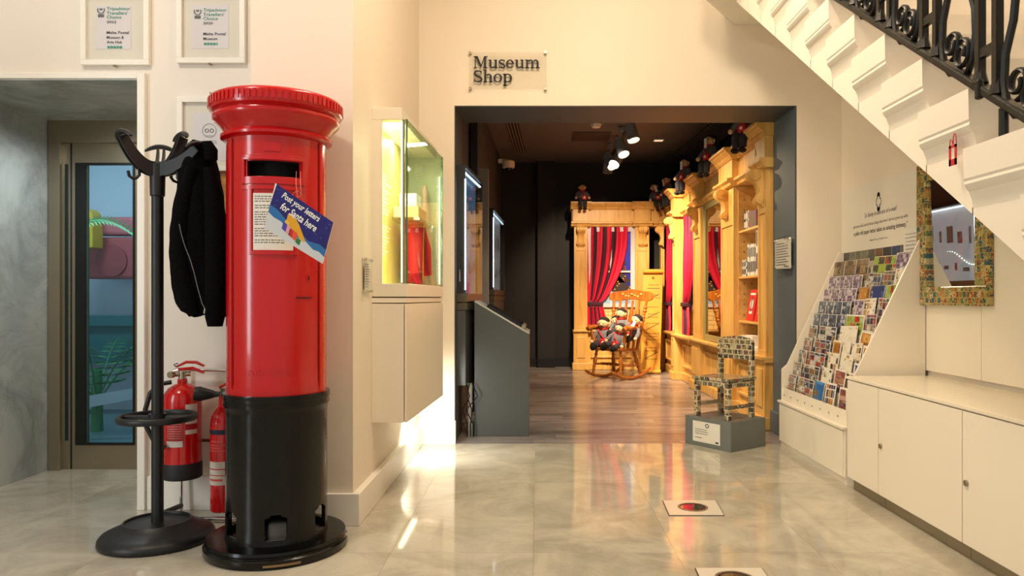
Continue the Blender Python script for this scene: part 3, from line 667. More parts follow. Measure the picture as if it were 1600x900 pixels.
o_ = uv(.13, .76); text('lettering', 'Post your letters', WI, hs, (o_[0], -.005, o_[1]), ux, uy, width=67 * k, height=13 * k, offset=.022, shear=.1)
o_ = uv(.155, .565); text('lettering', 'for Santa here', WI, hs, (o_[0], -.005, o_[1]), ux, uy, width=64 * k, height=12 * k, offset=.022, shear=.1)
rr = random.Random(5); mb = MB()
for i in range(16): p = uv(rr.uniform(.06, .97), rr.uniform(.45, .97)); mb.tube([(p[0], -.004, p[1]), (p[0], -.0053, p[1])], .0011, 5)
build('star', mb, WI, hs)
s0 = Vector(P(465, 309, 3.175)); tp = Vector(P(463, 268, 3.31)); tp2 = Vector(P(470, 268, 3.31))
build('hanging_string', MB().tube([tp, (tp + s0) / 2 + Vector((.002, -.02, 0)), s0, s0 + Vector((.016, 0, .012)), s0 + Vector((.014, 0, .035)), (tp2 + s0) / 2 + Vector((.012, -.02, .01)), tp2], .0009, 5).tube([s0 + Vector((-.02, 0, .02)), s0 + Vector((.003, 0, .03)), s0 + Vector((.016, 0, .015)), s0], .0009, 5), mat('string', '#d98a80', .6), hs, world=True)

# ================================================================ COAT STAND
cs = thing('coat_stand', 'black plastic coat stand with curved arms and umbrella ring left of the pillar box', 'coat stand', (-1.885, 3.65, 0))
build('base', MB().lathe([(.258, 0), (.265, .01), (.263, .028), (.250, .044), (.225, .056), (.182, .074), (.160, .092), (.154, .099), (.148, .097), (.146, .088), (.10, .084), (.04, .092)], 56), BLKPL, cs, smooth=45)
build('pole', MB().lathe([(.030, .085), (.028, .1), (.028, 1.70), (.034, 1.705), (.036, 1.80), (.036, 1.862)], 24), BLKPL, cs, smooth=40)
rg = build('umbrella_ring', MB().tube([(.172 * math.cos(2 * pi * i / 48), .172 * math.sin(2 * pi * i / 48), .605) for i in range(48)], .0165, 8, closed=True, flat=.75), BLKPL, cs, smooth=50)
build('ring_spoke', MB().tube([(-.165, 0, .605), (.165, 0, .605)], .012, 8).lathe([(.042, .585), (.042, .625)], 20), BLKPL, rg)
for n_, (ex, ey, ez) in enumerate(((-1.990, 3.52, 1.975), (-1.805, 3.74, 2.01), (-1.979, 3.87, 1.97), (-1.66, 3.60, 1.93))):
    e = Vector((ex + 1.885, ey - 3.65, ez)); h = Vector((e.x, e.y, 0)).normalized(); L_ = Vector((e.x, e.y, 0)).length; sd = Vector((-h.y, h.x, 0))
    s3 = lambda u, dz=0: h * (.02 + (L_ - .02) * u) + Vector((0, 0, 1.835 + dz + (ez - 1.835) * (u ** 2.1)))
    mb = MB(); n = 12
    for ssd in (-1, 1):
        loopv = []
        for i in range(n + 1):
            u = i / n; c = s3(u); tx = (s3(min(u + .05, 1)) - s3(max(u - .05, 0))).normalized(); up = tx.cross(sd).normalized()
            if up.z < 0: up = -up
            wv = .036 * (1 - .4 * u); off = sd * ssd * .014
            loopv += [c + off + up * wv + sd * .006, c + off + up * wv - sd * .006, c + off - up * wv - sd * .006, c + off - up * wv + sd * .006]
        mb.add(loopv, [(i * 4 + q, i * 4 + (q + 1) % 4, (i + 1) * 4 + (q + 1) % 4, (i + 1) * 4 + q) for i in range(n) for q in range(4)] + [(3, 2, 1, 0), (n * 4, n * 4 + 1, n * 4 + 2, n * 4 + 3)])
    arm = build('arm', mb, BLKPL, cs, smooth=40)
    tip = s3(1)
    build('crossbar', MB().tube([tip + sd * (.075 * q) + Vector((0, 0, .022 - .030 * q * q)) - h * .012 * q * q for q in [-1 + i / 6 for i in range(13)]], [.005, .009, .011, .012, .013, .013, .013, .013, .013, .012, .011, .009, .005], 8, flat=1.5), BLKPL, arm, smooth=50)
    m_ = s3(.45, -.035)
    build('coat_hook', MB().tube([m_ + Vector((0, 0, .03)), m_ + Vector((0, 0, -.03)), m_ + Vector((0, 0, -.045)) + h * .012, m_ + Vector((0, 0, -.05)) + h * .03, m_ + Vector((0, 0, -.04)) + h * .046, m_ + Vector((0, 0, -.015)) + h * .052], .0075, 8), BLKPL, arm, smooth=50)
# jacket
jk = thing('jacket', 'black fleece jacket hanging from right arm of the coat stand', 'jacket', P(314, 225, 3.66))
SL = [(226, 303, 327), (231, 294, 331), (240, 289, 334), (255, 286, 337), (270, 284, 340), (300, 280, 346), (330, 273, 350), (370, 270, 354), (420, 269, 356), (450, 271, 358), (472, 276, 360), (486, 284, 361), (492, 300, 361)]
def interp(py):
    for (a, b) in zip(SL, SL[1:]):
        if a[0] <= py <= b[0]: f = (py - a[0]) / (b[0] - a[0]); return a[1] + (b[1] - a[1]) * f, a[2] + (b[2] - a[2]) * f
    return SL[-1][1:]
def jsurf(u, v, out=0):
    py = 226 + (492 - 226) * v; xl, xr = interp(py); Y0 = 3.68; a = 2 * pi * u; kk = Y0 / 1150
    cx = ((xl + xr) / 2 - 840) * kk; rx = (xr - xl) / 2 * kk + out; ry = min(rx * 1.2, .095 + .02 * math.sin(v * 3)) + out
    fold = 1 + .055 * math.sin(a * 5 + v * 6) * v + .03 * math.sin(a * 11 - v * 9) * v + .012 * math.sin(v * 45 + a * 3)
    return Vector((cx + rx * fold * math.cos(a), Y0 + ry * fold * math.sin(a), 1.2 - (py - 465) * kk + .01 * math.sin(a * 4) * v * v))
body = MB().grid(lambda u, v: jsurf(u, v), 56, 44, closed_u=True)
body.add([jsurf(i / 56, 0) for i in range(56)], [tuple(range(56))]); body.add([jsurf(i / 56, 1) for i in range(56)], [tuple(range(56))])
build('jacket_body', body, FLEECE, jk, world=True, smooth=80)
def pz(pts, Yv=3.58): return [Vector(P(a, b, Yv + (c[0] if c else 0))) for a, b, *c in pts]
build('sleeve', MB().tube(pz([(300, 262), (290, 300), (283, 345), (281, 395), (287, 440), (298, 480), (303, 492)]), [.028, .036, .044, .046, .044, .038, .024], 16), FLEECE, jk, world=True, smooth=60)
build('sleeve', MB().tube(pz([(327, 262), (333, 300), (337, 350), (338, 410), (337, 460), (336, 495), (336, 510)], 3.59), [.028, .040, .050, .052, .050, .046, .035], 16), FLEECE, jk, world=True, smooth=60)
build('hood', MB().tube(pz([(297, 245), (296, 232), (304, 226), (316, 228), (325, 228), (329, 236), (330, 250)], 3.62), [.02, .028, .026, .022, .03, .034, .03], 12), FLEECE, jk, world=True, smooth=60)
zp = build('zip', MB().tube(pz([(280, 350), (283, 365), (289, 385), (297, 405), (303, 425), (309, 450), (316, 475), (320, 482)], 3.528), .0017, 6), mat('zip_silver', '#8a8e92', .4, metal=.3), jk, world=True)
build('zip_puller', MB().tube(pz([(320, 482), (319, 490)], 3.527), .004, 6), CHROME, zp, world=True)

# ================================================================ EXTINGUISHERS + STAND
st = thing('extinguisher_stand', 'chrome tube stand on the floor behind the fire extinguishers', 'stand', (-1.9, 4.0, 0))
def C(px, py, Yv): return Vector(P(px, py, Yv))
yb = 4.12
build('stand_tube', MB().tube([C(268, 585, yb), C(272, 579, yb), C(280, 577.5, yb), C(352, 578.5, yb), C(400, 579, yb)], .010, 10).tube([C(283, 577, yb), C(283, 640, yb), C(283, 815, yb - .02)], .010, 10), CHROME, st, world=True, smooth=50)
build('lower_rail', MB().tube([C(283, 687, yb), C(400, 690, yb)], .009, 10), mat('rail_brown', '#6b4238', .4, metal=.4), st, world=True, smooth=50)
build('foot', MB().tube([(-2.15, 3.82, .016), (-2.165, 3.86, .016), (-2.12, 3.91, .016), (-1.90, 3.93, .016), (-1.62, 3.93, .016)], .015, 10), CHROME, st, world=True, smooth=50)
build('foot', MB().tube([(-2.15, 3.82, .016), (-2.0, 3.93, .05), C(283, 790, yb - .02)], .014, 10), mat('foot_dark', '#4a3c36', .4), st, world=True, smooth=50)
LBL = mat('label_cream', '#dccfc4', .5); LBR = mat('label_red', '#b01a20', .4)
f1 = thing('fire_extinguisher', 'wide red fire extinguisher with black base band behind the coat stand pole', 'fire extinguisher', (-1.93, 4.0, .225), math.radians(22))
bd1 = build('cylinder', MB().lathe([(.086, .0), (.097, .012), (.097, .42), (.092, .455), (.072, .485), (.042, .505), (.026, .51), (.024, .535)], 40), EXTR, f1, smooth=40)
build('base_band', MB().lathe([(.094, -.002), (.1, .004), (.1, .082), (.098, .086)], 40), mat('band_black', '#1a1a1c', .6), f1, smooth=40)
build('label_panel', MB().cpatch(.0972, .0985, -48, 6, .18, .36).cpatch(.0972, .0985, 12, 48, .245, .405), LBR, bd1, smooth=40)
build('label_strip', MB().cpatch(.098, .0992, -46, 4, .18, .212).cpatch(.098, .0992, -46, 4, .345, .375).cpatch(.098, .0992, 12, 50, .345, .405).cpatch(.098, .0992, 12, 50, .245, .268).cpatch(.098, .0992, 12, 50, .30, .325), LBL, bd1, smooth=40)
mb = MB(); rr = random.Random(8)
for i in range(9):
    z = .225 + i * .0125; a = -44
    while a < 2: l = rr.uniform(2, 7); mb.cpatch(.0986, .0994, a, min(a + l, 3), z, z + .004, 2); a += l + 1.6
build('label_print', mb, mat('print_pale', '#e09a92', .5), bd1)
vh = build('valve', MB().tube([(0, 0, .53), (0, 0, .575)], .02, 14).tube([(-.05, 0, .56), (.04, 0, .56)], .014, 12).tube([(-.045, -.01, .56), (-.06, -.03, .56)], .018, 14), mat('brass_steel', '#b8ad98', .25, metal=1), f1, smooth=40)
build('carry_handle', MB().tube([(-.02, 0, .585), (.05, -.01, .59), (.11, -.02, .565)], [.009, .010, .008], 8, flat=1.4), EXTR, vh, smooth=40)
build('squeeze_lever', MB().tube([(-.03, 0, .60), (.02, -.005, .625), (.07, -.012, .622), (.11, -.02, .60)], [.006, .009, .009, .007], 8, flat=1.6), EXTR, vh, smooth=40)
build('safety_pin', MB().tube([(-.03, -.02, .60), (-.04, -.02, .615), (-.02, -.02, .62)], .004, 6), mat('pin_blue', '#2b3a8a', .4), vh)
build('hose', MB().tube([C(268, 597, 3.93), C(250, 600, 3.90), C(235, 614, 3.89), C(227, 640, 3.88), C(229, 667, 3.88), C(240, 688, 3.885), C(258, 700, 3.89)], .0125, 10), BLKPL, f1, world=True, smooth=60)
f2 = thing('fire_extinguisher', 'slim red fire extinguisher with cream labels at left edge of pillar box', 'fire extinguisher', (-1.70, 3.98, .05), math.radians(10))
build('cylinder', MB().lathe([(.058, 0), (.066, .008), (.066, .47), (.06, .51), (.04, .545), (.024, .565), (.021, .62)], 32), EXTR, f2, smooth=40)
build('label_band', MB().cpatch(.0662, .0672, -75, 60, .15, .20).cpatch(.0662, .0672, -75, 60, .205, .232).cpatch(.0662, .0672, -75, 60, .238, .275), LBL, f2, smooth=40)
build('label_stripe', MB().cpatch(.0662, .0675, -75, 60, .42, .445), mat('stripe_navy', '#1e2440', .5), f2, smooth=40)
build('label_print', MB().cpatch(.0672, .0678, -60, 10, .172, .184).cpatch(.0662, .0670, -60, 20, .36, .365).cpatch(.0662, .0670, -60, 0, .345, .350).cpatch(.0662, .0670, -60, 30, .33, .335).cpatch(.0662, .0670, -50, 10, .38, .386), mat('print_red', '#d8605a', .5), f2)
v2 = build('valve', MB().tube([(0, 0, .61), (0, 0, .66)], .017, 12).tube([(-.05, 0, .635), (.02, 0, .635)], .01, 8), mat('brass_steel', '#b8ad98', .25, metal=1), f2, smooth=40)
build('lever', MB().tube([(-.02, 0, .665), (.03, 0, .69), (.08, 0, .67)], .008, 8), EXTR, v2)
build('discharge_horn', MB().tube([C(343, 616, 3.88), C(336, 616, 3.88), C(332, 616, 3.88), C(312, 615.5, 3.86), C(303, 615, 3.85)], [.013, .016, .022, .040, .036], 16), BLKPL, f2, world=True, smooth=40)

# ================================================================ LEFT DISPLAY CASE (projecting from the column side)
NL, NR, FR, FL_ = (-.975, 4.33), (-.768, 4.33), (-.712, 5.53), (-.975, 5.53)
dc = thing('glass_display_case', 'lime lit glass display case on the column side, with white housing below', 'display case', (-.9, 4.9, 1.1))
def qp(z0, z1, ins=0):
    a, b, c, d = NL, (NR[0] - ins, NR[1] + ins), (FR[0] - ins, FR[1] - ins), FL_
    return MB().quadprism([(*a, z0), (*b, z0), (*c, z0), (*d, z0)], [(*a, z1), (*b, z1), (*c, z1), (*d, z1)])
TOPW = MB().quadprism([(-.975, 4.33, 2.247), (-.80, 4.33, 2.247), (-.76, 5.53, 2.247), (-.975, 5.53, 2.247)], [(-.975, 4.33, 2.318), (-.80, 4.33, 2.318), (-.76, 5.53, 2.318), (-.975, 5.53, 2.318)])
build('top_cover', TOPW, WHITE, dc, world=True, bevel=.003)
build('lower_ledge', qp(1.205, 1.283), WHITE, dc, world=True, bevel=.003)
build('side_cheek', B(-.975, -.915, 4.33, 4.345, 1.283, 2.247), WHITE, dc, world=True)
build('case_top_glass', MB().quadprism([(-.80, 4.33, 2.24), (*NR, 2.24), (*FR, 2.24), (-.76, 5.53, 2.24)], [(-.80, 4.33, 2.25), (*NR, 2.25), (*FR, 2.25), (-.76, 5.53, 2.25)]), GLASSG, dc, world=True)
build('front_glass', B(-.915, -.77, 4.331, 4.339, 1.283, 2.247), GLASSG, dc, world=True)
build('side_glass', MB().quadprism([(-.776, 4.34, 1.283), (-.768, 4.34, 1.283), (-.712, 5.52, 1.283), (-.720, 5.52, 1.283)], [(-.776, 4.34, 2.247), (-.768, 4.34, 2.247), (-.712, 5.52, 2.247), (-.720, 5.52, 2.247)]), GLASSG, dc, world=True)
gp = mat('glass_edge', '#5c7a4e', .15, metal=.3)
build('corner_post', B(-.795, -.783, 4.330, 4.352, 1.283, 2.247), STEEL, dc, world=True)
build('corner_edge', B(-.775, -.766, 4.329, 4.34, 1.283, 2.25).box(-.722, -.711, 5.5, 5.53, 1.283, 2.25), gp, dc, world=True)
build('end_panel', B(-.975, -.72, 5.515, 5.53, 1.283, 2.247), mat('case_end', '#b9bda0', .4), dc, world=True)
LED = mat('led_white', '#ffffff', .5, emit='#f6ffe0', estr=4.5)
build('led_strip', B(-.806, -.797, 4.345, 4.354, 1.29, 2.24).box(-.738, -.730, 5.49, 5.5, 1.3, 2.1), LED, dc, world=True)
bp_ = build('graphic_panel', B(-.972, -.966, 4.345, 5.51, 1.285, 2.245), mat('lime_panel', '#cdd686', .5, noise=.35, nscale=2.5, color2='#e6c46a'), dc, world=True)
lines('panel_print', mat('panel_white', '#f7f6e6', .5), bp_, Vector((-.9655, 4.40, 1.72)) - Vector(dc.location), (0, 1, 0), UZ, .45, .26, 11, 21, .4)
lines('panel_print', mat('panel_white', '#f7f6e6', .5), bp_, Vector((-.9655, 4.40, 1.46)) - Vector(dc.location), (0, 1, 0), UZ, .45, .20, 9, 22, .4)
lamp('AREA', 'display_case_light', (-.83, 4.9, 2.23), (-.9, 4.9, 1.3), 14, (.95, 1, .72), .08, 1.0)
lamp('AREA', 'display_case_light', (-.84, 4.37, 1.78), (-.96, 5.0, 1.75), 8, (.95, 1, .75), .04, .85)
t = thing('uniform_jacket', 'red uniform jacket with light piping inside the lime display case', 'jacket', (-.86, 5.15, 1.3))
RJ = mat('uniform_red', '#b8231f', .8)
build('jacket_body', MB().grid(lambda u, v: (-.86 + (.045 + .02 * v) * math.cos(2 * pi * u), 5.15 + (.17 - .05 * v + .01 * math.sin(9 * u * pi)) * math.sin(2 * pi * u), 1.30 + .42 * v), 28, 8, closed_u=True), RJ, t, world=True, smooth=60)
build('sleeve', MB().tube([(-.85, 5.0, 1.7), (-.82, 4.92, 1.55), (-.81, 4.9, 1.36)], [.04, .045, .035], 12), RJ, t, world=True, smooth=60)
build('sleeve', MB().tube([(-.85, 5.3, 1.7), (-.82, 5.36, 1.55), (-.81, 5.38, 1.36)], [.04, .045, .035], 12), RJ, t, world=True, smooth=60)
build('piping', MB().tube([(-.80, 5.15, 1.72), (-.80, 5.13, 1.32)], .006, 6), mat('piping_yellow', '#e3b84a', .5), t, world=True)
t = thing('postal_parcel', 'pale brown open box with papers on a shelf in the lime display case', 'box', (-.85, 4.9, 1.72))
build('box_body', B(-.08, .08, -.14, .2, 0, .07), mat('kraft', '#c9a070', .7), t); build('paper_sheet', B(-.05, .06, -.1, .1, .07, .16), PAPER, t)
build('shelf_support', B(-.09, .09, -.16, .45, -.02, 0), GLASSG, t)
t = thing('display_bottle', 'small upright pale figure at far end of lime display case', 'ornament', (-.83, 5.40, 1.75))
build('figure_body', MB().lathe([(.03, 0), (.035, .1), (.02, .18), (.028, .22), (.01, .27)], 16), mat('pale_pink', '#d3b0a2', .5), t, smooth=50)
# white hanging cabinet below
hc = thing('hanging_cabinet', 'white wall-hung cabinet under the lime display case', 'cabinet', (-.87, 4.9, .466))
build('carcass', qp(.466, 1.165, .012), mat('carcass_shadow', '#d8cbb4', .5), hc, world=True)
build('front_panel', B(-.975, -.786, 4.318, 4.33, .466, 1.162), WHITE, hc, world=True, bevel=.002)
build('side_door', MB().quadprism([(-.782, 4.322, .466), (-.768, 4.322, .466), (-.711, 5.53, .466), (-.725, 5.53, .466)], [(-.782, 4.322, 1.162), (-.768, 4.322, 1.162), (-.711, 5.53, 1.162), (-.725, 5.53, 1.162)]), WHITE, hc, world=True, bevel=.002)
build('shadow_gap', qp(1.165, 1.205, .014), mat('gap_dark', '#3a3028', .7), hc, world=True)
build('gap_fillet', qp(1.17, 1.198, .003), WHITE, hc, world=True)
# glowing strip and lamp added under the cabinet for the bright patch below
lt = tag(build('added_glow_strip', B(-.93, -.90, 4.9, 5.5, .455, .465), LED), 'added glowing strip under the far end of white hung cabinet', 'light')
lamp('AREA', 'added_under_cabinet_fill', (-.84, 5.45, .45), (-.74, 5.75, 0), 9, (1, .97, .88), .12, .45)
# small acrylic plaque on the column front corner
t = thing('wall_plaque', 'small clear plaque of printed text on column front left of display case', 'plaque', P(569, 431, 4.3))
kk = 4.3 / 1150
t.location = (-.962, 4.16, 1.325)
WM[t.name] = Matrix.Translation(t.location)
build('paper_card', B(-.001, .001, -.065, .08, -.085, .085), PAPER, t); build('acrylic_sheet', B(.002, .006, -.085, .1, -.1, .1), ACRYL, t)
lines('small_print', GREYI, t, (.0012, -.055, -.07), (0, 1, 0), UZ, .125, .14, 10, 4)
for a in (-.075, .09):
    for b in (-.088, .088): build('standoff', MB().tube([(-.013, a, b), (.012, a, b)], .007, 10), CHROME, t)
# ================================================================ WOODEN SHOP FITTINGS
MBACK = Matrix.Translation((0, 12.25, 0))                                  # local (u, w, z): w grows into the cabinet
MRIGHT = Matrix(((0, 1, 0, 2.12), (1, 0, 0, 0), (0, 0, 1, 0), (0, 0, 0, 1)))
def lb(M, mb=None): m = mb or MB(); m.M = M; return m
def cornice(par, M, u0, u1, off=0, ret=0):
    d = -off
    cr = [(.42, 2.66), (d - .01, 2.66), (d - .03, 2.685), (d - .035, 2.70), (d - .075, 2.735), (d - .08, 2.75), (d - .10, 2.755), (d - .10, 2.78), (.42, 2.78)]
    lo = [(.3, 2.375), (d, 2.375), (d - .02, 2.385), (d - .03, 2.41), (d - .06, 2.43), (d - .06, 2.455), (d - .01, 2.465), (.3, 2.465)]
    def run(prof, e):
        # flat ends with a small return
        mb = lb(M); mb.add([(u0 - e, a, b) for a, b in prof] + [(u1 + e, a, b) for a, b in prof], [tuple(range(len(prof))), tuple(range(2 * len(prof) - 1, len(prof) - 1, -1))] + [(i, len(prof) + i, len(prof) + (i + 1) % len(prof), (i + 1) % len(prof)) for i in range(len(prof))]); return mb
    build('cornice', run(cr, .04 if ret else 0), PINE, par, world=True)
    build('frieze', lb(M).box(u0, u1, d, .3, 2.465, 2.66), PINE, par, world=True)
    build('lower_moulding', run(lo, .03 if ret else 0), PINE, par, world=True)
def corbel(par, M, uc, wd=.10, off=.05):
    pr = [(0, 2.375), (-.11, 2.375), (-.128, 2.35), (-.13, 2.31), (-.105, 2.275), (-.07, 2.255), (-.045, 2.21), (-.035, 2.16), (-.05, 2.13), (-.06, 2.10), (-.045, 2.07), (-.02, 2.05), (0, 2.03)]
    mb = lb(M)
    n = len(pr); mb.add([(uc - wd / 2, a - off, b) for a, b in pr] + [(uc + wd / 2, a - off, b) for a, b in pr], [tuple(range(n)), tuple(range(2 * n - 1, n - 1, -1))] + [(i, n + i, n + (i + 1) % n, (i + 1) % n) for i in range(n)])
    c = build('corbel', mb, PINE, par, world=True, bevel=.004)
    mb = lb(M)
    for (w_, z_, r_) in ((-.085, 2.325, .052), (-.038, 2.095, .034)):
        for s in (-1, 1): mb.tube([(uc + s * wd / 2, w_ - off, z_), (uc + s * (wd / 2 + .012), w_ - off, z_)], r_, 16); mb.tube([(uc + s * (wd / 2 + .01), w_ - off, z_), (uc + s * (wd / 2 + .02), w_ - off, z_)], r_ * .45, 12)
    for s in (-1, 0, 1): mb.tube([(uc + s * wd * .3, a - off - .002, b) for a, b in pr[2:11]], .008, 6)
    build('scroll', mb, PINE, c, world=True, smooth=40)
def pilaster(par, M, u0, u1, off=.05, z0=.66, z1=2.375, cor=True):
    p = build('pilaster', lb(M).box(u0, u1, -off + .012, .12, z0, z1), PINE, par, world=True, bevel=.004)
    e = .035
    build('edge_strip', lb(M).box(u0, u0 + e, -off, -off + .012, z0, z1).box(u1 - e, u1, -off, -off + .012, z0, z1).box(u0 + e, u1 - e, -off, -off + .012, z0, z0 + .06).box(u0 + e, u1 - e, -off, -off + .012, z1 - .40, z1), PINE, p, world=True, bevel=.002)
    if cor: corbel(par, M, (u0 + u1) / 2, min(.11, (u1 - u0) * .55), off)
    build('pedestal', lb(M).box(u0 - .01, u1 + .01, -off - .02, .12, .12, .62), PINE, par, world=True, bevel=.005)
    build('pedestal_panel', lb(M).box(u0 + .04, u1 - .04, -off - .032, -off - .02, .2, .55), PINE, par, world=True, bevel=.008)
    build('pedestal_plinth', lb(M).box(u0 - .03, u1 + .03, -off - .05, .12, 0, .12), PINE, par, world=True, bevel=.01)
    cornice(par, M, u0 - .02, u1 + .02, off + .02, 1)
def sill(par, M, u0, u1, off=.03):
    build('sill', lb(M).box(u0, u1, -off - .06, .3, .635, .665).box(u0, u1, -off - .03, .3, .61, .635), PINE, par, world=True, bevel=.005)
def base(par, M, u0, u1):
    build('base_panel', lb(M).box(u0, u1, 0, .03, .12, .61), PINE, par, world=True)
    a, b = u0 + .05, u1 - .05
    build('panel_moulding', lb(M).box(a, b, -.03, 0, .50, .53).box(a, b, -.03, 0, .20, .23).box(a, a + .03, -.03, 0, .23, .50).box(b - .03, b, -.03, 0, .23, .50), PINE, par, world=True, bevel=.006)
    build('plinth', lb(M).box(u0, u1, -.03, .1, 0, .12), PINE, par, world=True, bevel=.01)
# ---- curtain, window pictures
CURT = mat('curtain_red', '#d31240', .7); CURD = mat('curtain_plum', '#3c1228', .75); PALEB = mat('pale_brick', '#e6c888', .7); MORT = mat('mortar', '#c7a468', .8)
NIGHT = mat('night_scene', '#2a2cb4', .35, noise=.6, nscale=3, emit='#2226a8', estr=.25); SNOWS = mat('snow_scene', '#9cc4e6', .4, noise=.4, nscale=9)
WINF = mat('window_white', '#cfc9d6', .4); TREEG = mat('tree_dark', '#2b1a22', .6)
def curtain(par, M, u0, u1, zt=2.375, zb=.67, tie=1.10, flip=False, n=7):
    ks = 64; vs = []; fs = []; mi = []
    for j in range(41):
        z = zt + (zb - zt) * j / 40
        v = (zt - z) / (zt - tie)
        if z > tie: wd = (u1 - u0) * (1 - .62 * v ** 2.3)
        else: wd = (u1 - u0) * (.38 + .10 * min(1, (tie - z) / .3))
        if abs(z - tie) < .04: wd *= .9
        for i in range(ks + 1):
            q = i / ks; uu = u0 + wd * q if not flip else u1 - wd * q
            vs.append((uu, -.002 + .02 * math.sin(q * n * 2 * pi) + .012 * math.sin(q * 23 + z * 3), z))
    for j in range(40):
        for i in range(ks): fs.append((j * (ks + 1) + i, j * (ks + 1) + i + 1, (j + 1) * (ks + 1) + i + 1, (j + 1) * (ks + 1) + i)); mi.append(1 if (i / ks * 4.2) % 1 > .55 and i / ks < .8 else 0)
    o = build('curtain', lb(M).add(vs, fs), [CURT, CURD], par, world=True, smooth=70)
    for p, m in zip(o.data.polygons, mi): p.material_index = m
    uu = (u0 + (u1 - u0) * .19) if not flip else (u1 - (u1 - u0) * .19)
    build('curtain_tie', lb(M).box(uu - (u1 - u0) * .2, uu + (u1 - u0) * .2, -.05, .045, tie - .03, tie + .03), CURD, o, world=True, bevel=.012)
    return o
def scene(par, M, u0, u1, w=.06, brick=True):
    """night window picture over a pale brick dado"""
    f = build('window_picture', lb(M).box(u0, u1, w, w + .01, 1.08, 2.375), NIGHT, par, world=True)
    build('snow_ground', lb(M).add([(u0, w - .002, 1.08), (u1, w - .002, 1.08), (u1, w - .002, 1.30), (u0 + (u1 - u0) * .6, w - .002, 1.36), (u0 + (u1 - u0) * .3, w - .002, 1.30), (u0, w - .002, 1.42)], [(0, 1, 2, 3, 4, 5)]), SNOWS, f, world=True)
    uc = u0 + (u1 - u0) * .68; tb = lb(M)
    for k in range(5):
        z = 1.3 + .15 * k; h = .24 * (1 - k * .16); tb.add([(uc - h, w - .006, z), (uc + h, w - .006, z), (uc, w - .006, z + .26)], [(0, 1, 2)])
    build('christmas_tree_print', tb, TREEG, f, world=True)
    rr = random.Random(int(u0 * 100)); ob = lb(M); oy = lb(M)
    for i in range(46):
        z = rr.uniform(1.32, 2.1); h = .2 * (2.15 - z) / .85; a = uc + rr.uniform(-h, h)
        (ob if i % 2 else oy).tube([(a, w - .007, z), (a, w - .010, z)], .011, 6)
    build('bauble_print', ob, mat('bauble_red', '#e03a3a', .3), f, world=True); build('light_print', oy, mat('bauble_gold', '#f0b840', .3), f, world=True)
    a, b = u0 + .0, u1
    build('window_frame', lb(M).box(a, b, w - .05, w - .012, 2.30, 2.375).box(b - .07, b, w - .05, w - .012, 1.08, 2.30).box(a, a + .06, w - .05, w - .012, 1.08, 2.30).box(a, b, w - .06, w - .012, 1.04, 1.10).box(a, b, w - .035, w - .012, 1.62, 1.65).box((a + b) / 2 - .015, (a + b) / 2 + .015, w - .035, w - .012, 1.10, 2.30), WINF, par, world=True)
    wp = build('dado', lb(M).box(u0, u1, w, w + .02, .66, 1.05), MORT, par, world=True)
    z = .67; r_ = 0
    while z < 1.02:
        u = u0 - (.12 if r_ % 2 else 0)
        while u < u1 - .01:
            build('brick', lb(M).box(max(u, u0) + .004, min(u + .23, u1) - .004, w - .008, w, z + .004, z + .071), PALEB, wp, world=True); u += .24
        z += .075; r_ += 1
# ---- back unit
bk = thing('window_cabinet', 'pine mock shop window with red striped curtain, facing the opening behind the rocking chair', 'cabinet', (1.3, 12.25, 0))
pilaster(bk, MBACK, .605, .825); pilaster(bk, MBACK, 1.62, 1.85)
cornice(bk, MBACK, .845, 1.60); cornice(bk, MBACK, 1.87, 2.06)
cornice(bk, MBACK, .57, .585)
base(bk, MBACK, .835, 1.61); sill(bk, MBACK, .585, 1.87, .05)
scene(bk, MBACK, .825, 1.62); curtain(bk, MBACK, .83, 1.50, n=5)
build('base_panel', lb(MBACK).box(1.86, 2.1, .02, .05, 0, .64), PINE, bk, world=True)
pilaster(bk, Matrix.Translation((0, 12.25, 0)), 2.05, 2.11, .02, cor=False); corbel(bk, Matrix(((0, 1, 0, 2.08), (1, 0, 0, 0), (0, 0, 1, 0), (0, 0, 0, 1))), 12.16, .08, .0)
# ---- right run
bc = thing('bookcase', 'pine bookcase bay with shelves of books beside the right edge of the opening', 'bookcase', (2.12, 7.45, 0))
pilaster(bc, MRIGHT, 6.66, 6.92); pilaster(bc, MRIGHT, 7.78, 8.32)
cornice(bc, MRIGHT, 6.94, 7.76); base(bc, MRIGHT, 6.93, 7.77); sill(bc, MRIGHT, 6.62, 8.34, .05)
build('side_panel', lb(MRIGHT).box(6.92, 6.94, 0, .42, .66, 2.40), PINE2, bc, world=True)
sp_ = build('side_panel', lb(MRIGHT).box(7.77, 7.79, 0, .42, .66, 2.40), PINE2, bc, world=True)
build('back_panel', lb(MRIGHT).box(6.94, 7.77, .40, .42, .66, 2.40), PINE2, bc, world=True)
build('top_panel', lb(MRIGHT).box(6.94, 7.77, 0, .40, 2.38, 2.40), PINE2, bc, world=True)
mb = MB()
for k in range(14):
    for xx in (2.18, 2.26, 2.42): mb.tube([(xx, 7.765, .8 + .11 * k), (xx, 7.77, .8 + .11 * k)], .006, 6)
build('peg_hole', mb, BLACK, sp_, world=True)['kind'] = 'stuff'
for z in (1.90, 1.42, .96): build('shelf', lb(MRIGHT).box(6.94, 7.77, .005, .40, z - .022, z), PINE2, bc, world=True, bevel=.002)
build('end_panel', B(2.10, 2.6, 6.655, 6.66, 0, 2.78), PINE, bc, world=True)
mc = thing('mirrored_cabinet', 'pine bay with tall mirrored glass door, between bookcase and pink curtained bay', 'cabinet', (2.12, 8.9, 0))
pilaster(mc, MRIGHT, 9.36, 9.80)
cornice(mc, MRIGHT, 8.34, 9.34); base(mc, MRIGHT, 8.34, 9.34); sill(mc, MRIGHT, 8.34, 9.82, .05)
